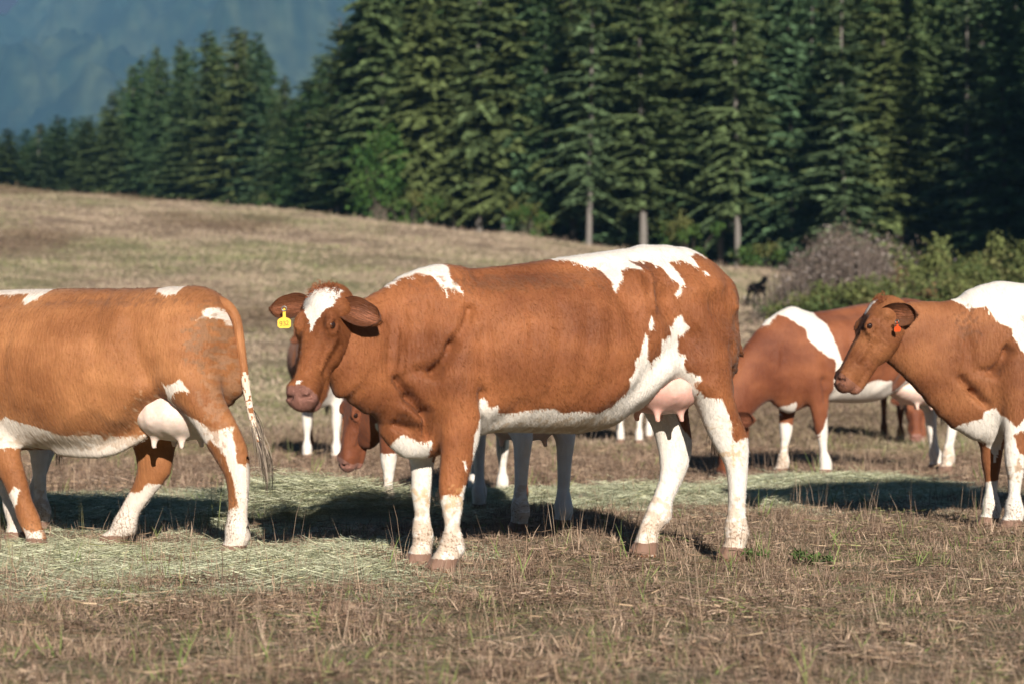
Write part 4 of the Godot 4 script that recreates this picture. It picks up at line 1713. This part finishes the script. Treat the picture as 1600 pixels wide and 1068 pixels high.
func herd_specs() -> Array:
	var red := [Color8(108, 63, 37), Color8(144, 90, 55)]
	var tan := [Color8(130, 83, 50), Color8(164, 112, 72)]
	var soil := Color8(92, 68, 50)
	var stain := Color8(190, 150, 100)
	var dents := [
		[.70, 1.10, .79, .955, .013, .026], [.79, .955, .852, .84, .016, .024], [.74, 1.06, .83, .90, -.006, .03], [.92, .845, .852, .84, .008, .022],
		[1.01, .81, .95, .735, .016, .018], [.95, .735, .88, .667, .014, .018], [.88, .667, .855, .57, .014, .018], [.93, 1.10, .95, .93, .007, .03], [.875, 1.12, .90, .97, .005, .028], [1.03, 1.05, 1.05, .86, .005, .022], [.99, .62, .93, .60, .008, .018], [.97, .68, .90, .63, -.008, .022],
		[-.115, 1.28, -.125, 1.12, -.013, .028], [-.22, 1.14, -.30, 1.0, .018, .075], [.03, 1.22, -.03, 1.08, .012, .075], [-.36, 1.21, -.52, 1.24, -.008, .04], [-.48, 1.12, -.60, 1.05, .008, .05], [-.62, 1.25, -.66, 1.18, -.008, .03],
		[.62, 1.245, .02, 1.295, .009, .035], [.02, 1.295, -.12, 1.33, .006, .03], [-.13, 1.335, -.33, 1.36, .005, .03], [-.10, 1.30, -.13, 1.24, -.008, .03], [-.60, 1.21, -.62, 1.14, -.008, .028], [.46, .70, .56, .62, .004, .03], [.985, 1.02, 1.0, .86, .004, .012], [1.01, 1.03, 1.025, .87, -.003, .01], [.955, .98, .97, .82, .004, .012], [-.36, 1.0, -.42, .82, .005, .035], [.66, .75, .62, .58, .012, .022], [.66, 1.0, .63, .76, .006, .05],
		[-.02, .80, .16, .66, -.006, .04], [-.2, .92, -.05, .76, .008, .05], [-.56, .95, -.60, .75, .006, .03],
		[.20, 1.10, .26, .75, .003, .028], [.32, 1.1, .37, .74, .003, .028], [.44, 1.08, .48, .72, .003, .028], [.08, 1.1, .13, .78, .003, .028],
	]
	for d: Array in dents:
		d[4] *= 2.9
	var still := [front_leg(.74, .765, .80, -.16), front_leg(.77, .795, .805, .13), hind_leg(-.42, -.60, -.595, -.19), hind_leg(-.42, -.58, -.56, .17)]
	var up_neck := [[.72, .95, 0, .34, .42, .19], [.88, .95, 0, .31, .40, .15], [1.02, 1.0, 0, .25, .30, .12], [1.16, 1.08, 0, .19, .22, .105], [1.27, 1.13, 0, .13, .15, .085], [1.33, 1.16, 0, .08, .09, .07]]
	var graze_neck := [[.72, .95, 0, .34, .40, .19], [.88, .88, 0, .29, .36, .15], [1.0, .77, 0, .23, .26, .12], [1.10, .64, 0, .18, .19, .10], [1.17, .54, 0, .13, .14, .09], [1.21, .47, 0, .09, .10, .075]]
	var graze_head := [Vector3(1.20, .50, 0), Vector3(.28, -.96, 0), Vector3(1, .2, 0)]
	var up_head := [Vector3(1.36, 1.18, 0), Vector3(.62, -.78, 0), Vector3(.5, .8, 0)]
	var hang := [Vector3(-.62, 1.28, 0), Vector3(-.70, 1.18, 0), Vector3(-.72, 1.0, 0), Vector3(-.71, .8, 0), Vector3(-.71, .62, 0)]
	var blaze := [-70, 45, 70, 45, 84, -20, 66, -70, 36, -125, 8, -215, -8, -165, -34, -110, -66, -40, -76, 0]
	var muddy := []
	for q: Array in [[false, -.60], [true, -.36], [false, .79], [true, .80]]:
		muddy.append([q[0], q[1], .12, .13, .17, Color8(166, 134, 106), .62, 1.3, .4])
		muddy.append([q[0], q[1], .11, .10, .10, soil, .10, 5.0, .6])
	var specs := []
	specs.append({"name": "cow", "label": "red and white cow with yellow ear tag turning its face to the camera", "seed": 11, "hairs": 130000, "at": Vector2(.38, 8.95), "yaw": 24.0, "cell": .0128, "brown": red,
		"body": MAIN_BODY.map(func(a): return [a[0], a[1], a[2], {-.45: .31, -.30: .295, -.15: .30}.get(a[0], a[3]), a[4]]), "dents": dents,
		"neck": [[.72, .95, 0, .34, .42, .19], [.88, .93, 0, .315, .40, .155], [1.0, .92, -.02, .275, .295, .128], [1.12, .935, -.05, .235, .245, .112], [1.19, 1.0, -.065, .17, .18, .10], [1.235, 1.06, -.07, .09, .10, .08]],
		"legs": [
			[[.74, .98, -.15, .10, .12, .07], [.73, .82, -.17, .10, .12, .075], [.715, .69, -.17, .095, .11, .068], [.734, .554, -.165, .083, .085, .06], [.749, .445, -.16, .07, .068, .052], [.765, .335, -.16, .062, .052, .048], [.768, .255, -.16, .043, .045, .038], [.769, .18, -.16, .030, .034, .030], [.772, .12, -.16, .037, .042, .036], [.785, .08, -.16, .045, .05, .042], [.80, .04, -.16, .055, .05, .05], [.808, .004, -.16, .066, .055, .056]],
			[[.76, .98, .15, .10, .12, .07], [.77, .75, .15, .10, .11, .07], [.79, .55, .13, .08, .08, .058], [.793, .428, .12, .050, .050, .046], [.796, .317, .12, .047, .043, .044], [.795, .235, .12, .034, .036, .034], [.795, .155, .12, .030, .031, .030], [.797, .10, .12, .039, .040, .038], [.80, .05, .12, .05, .048, .048], [.805, .004, .12, .06, .052, .054]],
			[[-.42, 1.05, -.14, .20, .19, .11], [-.43, .88, -.17, .14, .185, .12], [-.475, .74, -.185, .075, .12, .10], [-.53, .623, -.19, .082, .09, .07], [-.585, .525, -.19, .083, .085, .055], [-.61, .43, -.19, .056, .060, .044], [-.614, .33, -.19, .043, .046, .037], [-.612, .23, -.19, .040, .042, .035], [-.604, .14, -.19, .047, .044, .040], [-.60, .075, -.19, .048, .044, .045], [-.597, .035, -.19, .055, .05, .05], [-.592, .004, -.19, .062, .054, .056]],
			[[-.42, 1.05, .14, .2, .22, .11], [-.40, .85, .16, .18, .2, .12], [-.43, .72, .16, .13, .13, .09], [-.456, .616, .155, .095, .095, .07], [-.48, .51, .15, .088, .088, .055], [-.475, .41, .15, .07, .073, .048], [-.449, .318, .15, .052, .05, .042], [-.392, .201, .15, .048, .048, .04], [-.345, .11, .15, .052, .05, .045], [-.335, .05, .15, .055, .05, .05], [-.325, .004, .15, .065, .055, .056]]],
		"extra": [[[.80, .56, 0, .06, .07, .10], [.90, .535, 0, .06, .065, .06], [.99, .60, 0, .05, .05, .035]], [[-.06, .79, -.20, .08, .08, .07], [-.20, .88, -.235, .07, .07, .06]], [[-.06, .79, .20, .08, .08, .07], [-.20, .88, .235, .07, .07, .06]]],
		"head": [Vector3(1.305, 1.135, -.095), Vector3(0.418, -0.848, -0.326), Vector3(0.668, 0.530, -0.522)], "udder": [.635, -.44, -.12], "tail": [Vector3(-.62, 1.28, .0), Vector3(-.69, 1.18, .0), Vector3(-.71, 1.0, .01), Vector3(-.685, .80, .04), Vector3(-.66, .64, .07)],
		"head_size": .96, "skin": Color8(214, 168, 154), "ear_r": [Vector3(.17, .5, 1), Vector3(.1, 1, -.3)], "ear_l": [Vector3(.2, -.12, 1), Vector3(.15, 1, .5)],
		"white_both": MAIN_L, "white_l": MAIN_LEGS + [[994, 528, 976, 558, 950, 574, 918, 557, 868, 542, 838, 550, 830, 440, 900, 431]], "white_r": MAIN_BRISKET + [[660, 450, 900, 450, 900, -60, 660, -60]],
		"brown_r": [[-600, 700, -430, 720, -470, 610, -520, 555, -560, 530, -640, 540]], "head_white": [blaze, [-12, -452, 10, -452, 12, -470, -14, -470]],
		"dirt": muddy + [[false, .768, .30, 0.06, 0.08, stain, 0.53, 1.6], [true, .80, .30, 0.05, 0.09, stain, 0.41, 1.6], [false, -.59, .47, 0.07, 0.08, stain, 0.40, 1.6], [false, .0, .6, 0.63, 0.05, Color8(176, 150, 118), 0.72, 1.6], [false, .5, 1.22, 0.54, 0.05, Color8(110, 74, 52), 0.54, 1.6], [false, -.64, .95, 0.07, 0.45, Color8(108, 76, 56), 0.58, 1.6]],
		"tag": {"ear": 1, "along": .105, "across": .02, "face": Vector3(.407, 0, -.913), "size": .056, "color": Color8(214, 172, 34), "text": "932", "label": "yellow plastic ear tag numbered 932"}})
	specs.append({"name": "cow_001", "label": "tan cow walking out of the left edge with its tail swung back", "seed": 23, "hairs": 100000, "at": Vector2(-1.957, 9.5685), "yaw": -18.0, "cell": .014, "brown": tan, "white": Color8(212, 201, 189), "skin": Color8(220, 200, 187),
		"body": [[-.615, 1.04, .14, .22, .05], [-.595, 1.03, .19, .30, .12], [-.545, 1.01, .24, .35, .195], [-.47, .99, .265, .31, .25], [-.32, .95, .30, .29, .29], [-.15, .90, .345, .365, .33], [.05, .87, .375, .41, .36], [.25, .86, .385, .39, .355], [.45, .85, .395, .385, .31], [.62, .85, .39, .38, .25], [.75, .86, .375, .40, .21], [.86, .86, .33, .40, .17], [.95, .85, .26, .35, .115]],
		"dents": [[-.2, 1.15, -.22, 1.02, -.011, .028], [-.28, 1.02, -.36, .86, .02, .075], [-.06, 1.10, -.12, .97, .016, .075], [-.42, 1.12, -.58, 1.14, -.008, .04], [-.55, 1.02, -.66, .92, .007, .05], [.5, 1.17, -.1, 1.18, .01, .025], [-.28, .8, -.12, .62, .01, .05], [.2, 1.0, .26, .65, .003, .03], [.34, 1.0, .39, .65, .003, .03], [.05, 1.0, .1, .68, .003, .03], [-.1, .70, .1, .56, -.006, .035], [-.62, .9, -.68, .7, .006, .03]],
		"neck": [[.72, .90, 0, .33, .40, .19], [.88, .90, 0, .30, .38, .15], [1.02, .93, 0, .25, .30, .12], [1.16, .98, 0, .19, .22, .105], [1.28, 1.02, 0, .14, .16, .09], [1.36, 1.05, 0, .10, .11, .08]],
		"legs": [
			[[.68, .92, -.15, .10, .12, .07], [.62, .76, -.17, .11, .12, .075], [.53, .60, -.17, .095, .105, .068], [.455, .46, -.165, .078, .08, .058], [.395, .34, -.16, .06, .06, .05], [.36, .255, -.16, .052, .05, .046], [.33, .17, -.16, .04, .042, .038], [.30, .10, -.16, .044, .046, .042], [.27, .055, -.16, .05, .046, .046], [.265, .004, -.16, .064, .05, .055]],
			[[.74, .92, .15, .10, .12, .07], [.72, .76, .17, .11, .12, .075], [.69, .60, .17, .095, .105, .068], [.66, .46, .165, .078, .08, .058], [.64, .34, .16, .06, .06, .05], [.62, .255, .16, .052, .05, .046], [.60, .17, .16, .04, .042, .038], [.585, .10, .16, .044, .046, .042], [.58, .055, .16, .05, .046, .046], [.58, .004, .16, .064, .05, .055]],
			[[-.45, .97, -.14, .20, .21, .11], [-.51, .84, -.17, .15, .17, .12], [-.61, .70, -.185, .09, .11, .10], [-.70, .59, -.19, .095, .085, .07], [-.765, .475, -.19, .085, .08, .055], [-.795, .385, -.19, .064, .06, .046], [-.80, .29, -.19, .05, .05, .04], [-.797, .20, -.19, .046, .046, .039], [-.79, .12, -.19, .052, .047, .043], [-.783, .07, -.19, .05, .045, .046], [-.778, .035, -.19, .057, .05, .05], [-.772, .004, -.19, .064, .054, .056]],
			[[-.42, .97, .14, .2, .22, .11], [-.33, .80, .16, .18, .2, .12], [-.23, .65, .16, .14, .14, .09], [-.185, .50, .155, .105, .11, .07], [-.185, .39, .15, .085, .095, .055], [-.14, .295, .15, .06, .062, .046], [-.075, .20, .15, .048, .05, .04], [-.02, .11, .15, .048, .05, .042], [.01, .055, .15, .052, .05, .046], [.025, .03, .15, .052, .05, .05], [.04, .004, .15, .065, .05, .056]]],
		"extra": [[[.2, .47, -.06, .02, .022, .025], [0, .462, -.08, .024, .024, .028], [-.12, .48, -.1, .02, .022, .024], [-.26, .55, -.1, .02, .022, .024]], [[-.16, .69, -.20, .08, .08, .07], [-.30, .78, -.235, .07, .07, .06]], [[-.16, .69, .20, .08, .08, .07], [-.30, .78, .235, .07, .07, .06]]],
		"head": [Vector3(1.36, 1.06, 0), Vector3(.62, -.78, 0), Vector3(.5, .8, 0)], "udder": [.505, -.54, -.16],
		"tail": [Vector3(-.55, 1.17, 0), Vector3(-.63, 1.165, 0), Vector3(-.70, 1.09, -.01), Vector3(-.735, .92, -.02), Vector3(-.758, .77, -.02), Vector3(-.79, .64, -.03), Vector3(-.83, .52, -.03)], "tail_white": .6,
		"switch_a": Color(.24, .19, .145), "switch_b": Color(.05, .038, .03),
		"white_l": LEFT_L + LEFT_LEGS, "white_r": LEFT_R + LEFT_L.slice(0, 3) + [[560, 300, 760, 300, 760, -60, 480, -60]], "head_white": [blaze],
		"dirt": [[true, -.02, .11, 0.14, 0.14, soil, .10, 5.0, .6], [false, -.78, .2, 0.09, 0.27, soil, .10, 5.0, .6], [false, .28, .08, 0.11, 0.09, soil, .10, 5.0, .6], [false, -.2, 1.17, 0.54, 0.03, Color8(120, 82, 58), 0.45, 1.6], [false, -.63, 1.0, 0.11, 0.18, Color8(120, 96, 76), 0.54, 1.6], [false, .0, .52, 0.45, 0.05, Color8(168, 146, 124), 0.72, 1.6], [false, -.4, .6, 0.18, 0.18, Color8(190, 172, 150), 0.45, 1.6], [false, -.71, .75, 0.09, 0.45, Color8(150, 118, 94), 0.50, 1.6]]})
	specs.append({"name": "cow_002", "label": "red and white cow with orange ear tag, head in profile, at the right edge", "seed": 37, "hairs": 90000, "at": Vector2(3.3753, 10.8668), "yaw": 8.0, "cell": .014, "brown": [Color8(110, 66, 40), Color8(144, 94, 60)],
		"body": MAIN_BODY.map(func(a): return [a[0], a[1] - .0 + (.02 if a[0] > .4 else 0.0), a[2], a[3] + (.05 if a[0] > .7 else 0.0), a[4]]), "dents": dents.slice(0, 6) + dents.slice(12),
		"neck": [[.70, .95, 0, .36, .44, .19], [.86, .93, 0, .34, .44, .155], [1.0, .95, 0, .285, .37, .128], [1.12, .98, 0, .245, .27, .112], [1.24, 1.02, 0, .21, .20, .105], [1.33, 1.06, 0, .16, .16, .09], [1.37, 1.10, 0, .09, .10, .07]],
		"legs": [front_leg(.72, .73, .75, -.18), front_leg(.76, .775, .79, .05), still[2], still[3]],
		"head": [Vector3(1.415, 1.17, -.03), Vector3(.60, -.79, -.07), Vector3(.8, .6, 0)], "udder": [.62, -.46, -.12], "tail": hang,
		"nose": Color8(136, 92, 72), "ear_l": [Vector3(-.30, -.55, .6), Vector3(.75, .5, .45)], "head_size": .97,
		"white_both": RIGHT_L + [[-1000, 1310, 850, 1310, 850, 1500, -1000, 1500]], "white_l": [[640, 395, 900, 395, 900, -60, 640, -60]], "brown_l": RIGHT_SPOT, "white_r": RIGHT_R, "brown_r": [[690, 700, 900, 700, 880, 250, 860, 262, 820, 240, 690, 260]], "head_white": [[-30, 20, 40, 20, 44, -20, 30, -80, 6, -100, -16, -80]],
		"dirt": [[false, .74, .1, 0.09, 0.13, soil, .10, 5.0, .6], [false, .74, .32, 0.05, 0.07, Color8(120, 84, 50), 0.53, 1.6], [true, .78, .1, 0.07, 0.11, soil, .10, 5.0, .6], [false, .98, 1.08, 0.09, 0.14, Color8(96, 64, 44), 0.42, 1.6]],
		"tag": {"ear": 0, "along": .09, "across": .0, "face": Vector3(.75, 0, -.65), "size": .036, "color": Color8(226, 84, 34), "label": "small orange plastic ear tag"}})
	specs.append({"name": "cow_003", "label": "red and white cow grazing with a white shoulder band, behind the centre cow's hind legs", "seed": 41, "hairs": 30000, "at": Vector2(3.0, 16.6), "yaw": 28.0, "cell": .02, "brown": [Color8(100, 55, 35), Color8(132, 80, 52)],
		"body": MAIN_BODY, "dents": dents.slice(12), "neck": [[.72, .98, 0, .36, .42, .19], [.88, .93, 0, .33, .38, .155], [1.05, .84, 0, .27, .26, .125], [1.2, .71, 0, .21, .19, .11], [1.32, .56, 0, .16, .15, .10], [1.40, .44, 0, .11, .12, .085]],
		"legs": [front_leg(.70, .62, .58, -.16), front_leg(.72, .74, .79, .16), hind_leg(-.45, -.70, -.62, -.17), hind_leg(-.42, -.74, -.80, .17)],
		"head": [Vector3(1.40, .48, 0), Vector3(.18, -.98, 0), Vector3(1, .2, 0)], "udder": [.53, -.60, -.22], "tail": hang, "size": 1.03,
		"white_both": BACK_L, "white_r": BACK_R + [[-900, 520, -500, 520, -500, -60, -900, -60]], "dirt": muddy})
	specs.append({"name": "cow_004", "label": "brown cow grazing towards the camera, only its lowered face showing under the grazing cow's belly", "seed": 53, "at": Vector2(4.78, 24.4), "yaw": 86.0, "cell": .024, "brown": [Color8(100, 55, 35), Color8(130, 78, 50)],
		"body": MAIN_BODY, "dents": dents.slice(12), "neck": graze_neck, "legs": still, "head": [Vector3(1.2, .55, 0), Vector3(.35, -.93, 0), Vector3(1, .2, 0)], "tail": hang, "size": .95, "head_size": 1.12,
		"white_both": [[300, 560, -300, 560, -300, 400, 300, 400]]})
	specs.append({"name": "cow_005", "label": "white-legged cow grazing in the shade, its dark face hanging below the centre cow's chin", "seed": 61, "at": Vector2(-.17, 11.01), "yaw": -52.0, "cell": .022, "brown": [Color8(94, 52, 33), Color8(126, 74, 48)],
		"body": MAIN_BODY, "dents": dents.slice(12), "neck": graze_neck, "legs": [front_leg(.74, .74, .76, -.15), front_leg(.77, .78, .80, .10), hind_leg(-.44, -.60, -.57, -.17), hind_leg(-.42, -.58, -.56, .15)],
		"head": [Vector3(1.19, .76, -.06), Vector3(.18, -.95, -.2), Vector3(.1, 0, -1)], "udder": [.48, -.54, -.16], "tail": [Vector3(-.62, 1.28, 0), Vector3(-.70, 1.18, 0), Vector3(-.72, 1.05, 0), Vector3(-.71, .95, 0), Vector3(-.70, .88, 0)], "size": .95,
		"white_both": [[-900, 700, -480, 640, -400, -60, -900, -60], [420, 620, 100, 660, -300, 640, -300, 400, 420, 400], [640, 400, 900, 400, 900, -60, 640, -60], [1000, 560, 820, 600, 800, 420, 980, 420]], "brown_r": [[740, 330, 830, 350, 840, 210, 780, 170]],
		"dirt": muddy})
	specs.append({"name": "cow_006", "label": "brown and white cow standing beyond the shaded one, only its legs showing between the others", "seed": 71, "at": Vector2(-.10, 12.75), "yaw": -86.0, "cell": .024, "brown": [Color8(94, 50, 32), Color8(126, 72, 46)],
		"body": MAIN_BODY, "dents": dents.slice(12), "neck": up_neck, "legs": [front_leg(.74, .76, .78, -.12), front_leg(.77, .80, .84, .10), hind_leg(-.42, -.6, -.6, -.15), hind_leg(-.42, -.56, -.54, .13)], "head": up_head, "tail": hang, "size": .93,
		"white_both": [[640, 560, 920, 560, 920, -60, 640, -60]], "white_l": [[-800, 560, -380, 560, -380, -60, -800, -60]]})
	specs.append({"name": "cow_007", "label": "cow standing far behind the centre cow's face, half hidden by it", "seed": 83, "at": Vector2(-1.86, 19.7), "yaw": 93.0, "cell": .024, "brown": red,
		"body": MAIN_BODY, "dents": dents.slice(12), "neck": up_neck, "legs": still, "head": up_head, "tail": hang, "size": 1.0,
		"white_both": [[640, 560, 920, 560, 920, -60, 640, -60], [1000, 700, 820, 700, 760, 420, 980, 420]], "head_white": [[-50, 30, 50, 30, 46, -60, 60, -500, -60, -500, -40, -60]]})
	specs.append({"name": "cow_008", "label": "far white-legged cow seen beneath the centre cow's belly", "seed": 97, "at": Vector2(1.40, 23.3), "yaw": 84.0, "cell": .024, "brown": red,
		"body": MAIN_BODY, "dents": dents.slice(12), "neck": up_neck, "legs": [front_leg(.74, .8, .84, -.13), front_leg(.77, .795, .805, .10), still[2], still[3]], "head": up_head, "tail": hang, "size": .96,
		"white_both": [[640, 640, 920, 640, 920, -60, 640, -60], [-800, 560, -380, 560, -380, -60, -800, -60]]})
	specs.append({"name": "cow_009", "label": "small cow in the shade behind the tan cow's front leg", "seed": 101, "at": Vector2(-3.04, 10.66), "yaw": 10.0, "cell": .022, "brown": red,
		"body": MAIN_BODY, "dents": dents.slice(12), "neck": graze_neck, "legs": [still[0], still[1], hind_leg(-.42, -.60, -.62, -.16), hind_leg(-.42, -.62, -.50, .16)], "head": graze_head, "tail": hang, "size": .84,
		"white_both": [[-900, 640, -380, 640, -380, -60, -900, -60], [640, 430, 900, 430, 900, -60, 640, -60]], "dirt": muddy})
	return specs


func add_herd() -> void:
	head_shell = build_head()
	var specs := herd_specs()
	var bags := []
	bags.resize(specs.size())
	var job := WorkerThreadPool.add_group_task(func(i: int) -> void: bags[i] = cow_mesh(specs[i]), specs.size(), -1, true)
	WorkerThreadPool.wait_for_group_task_completion(job)
	for i in specs.size():
		add_cow(specs[i], bags[i])
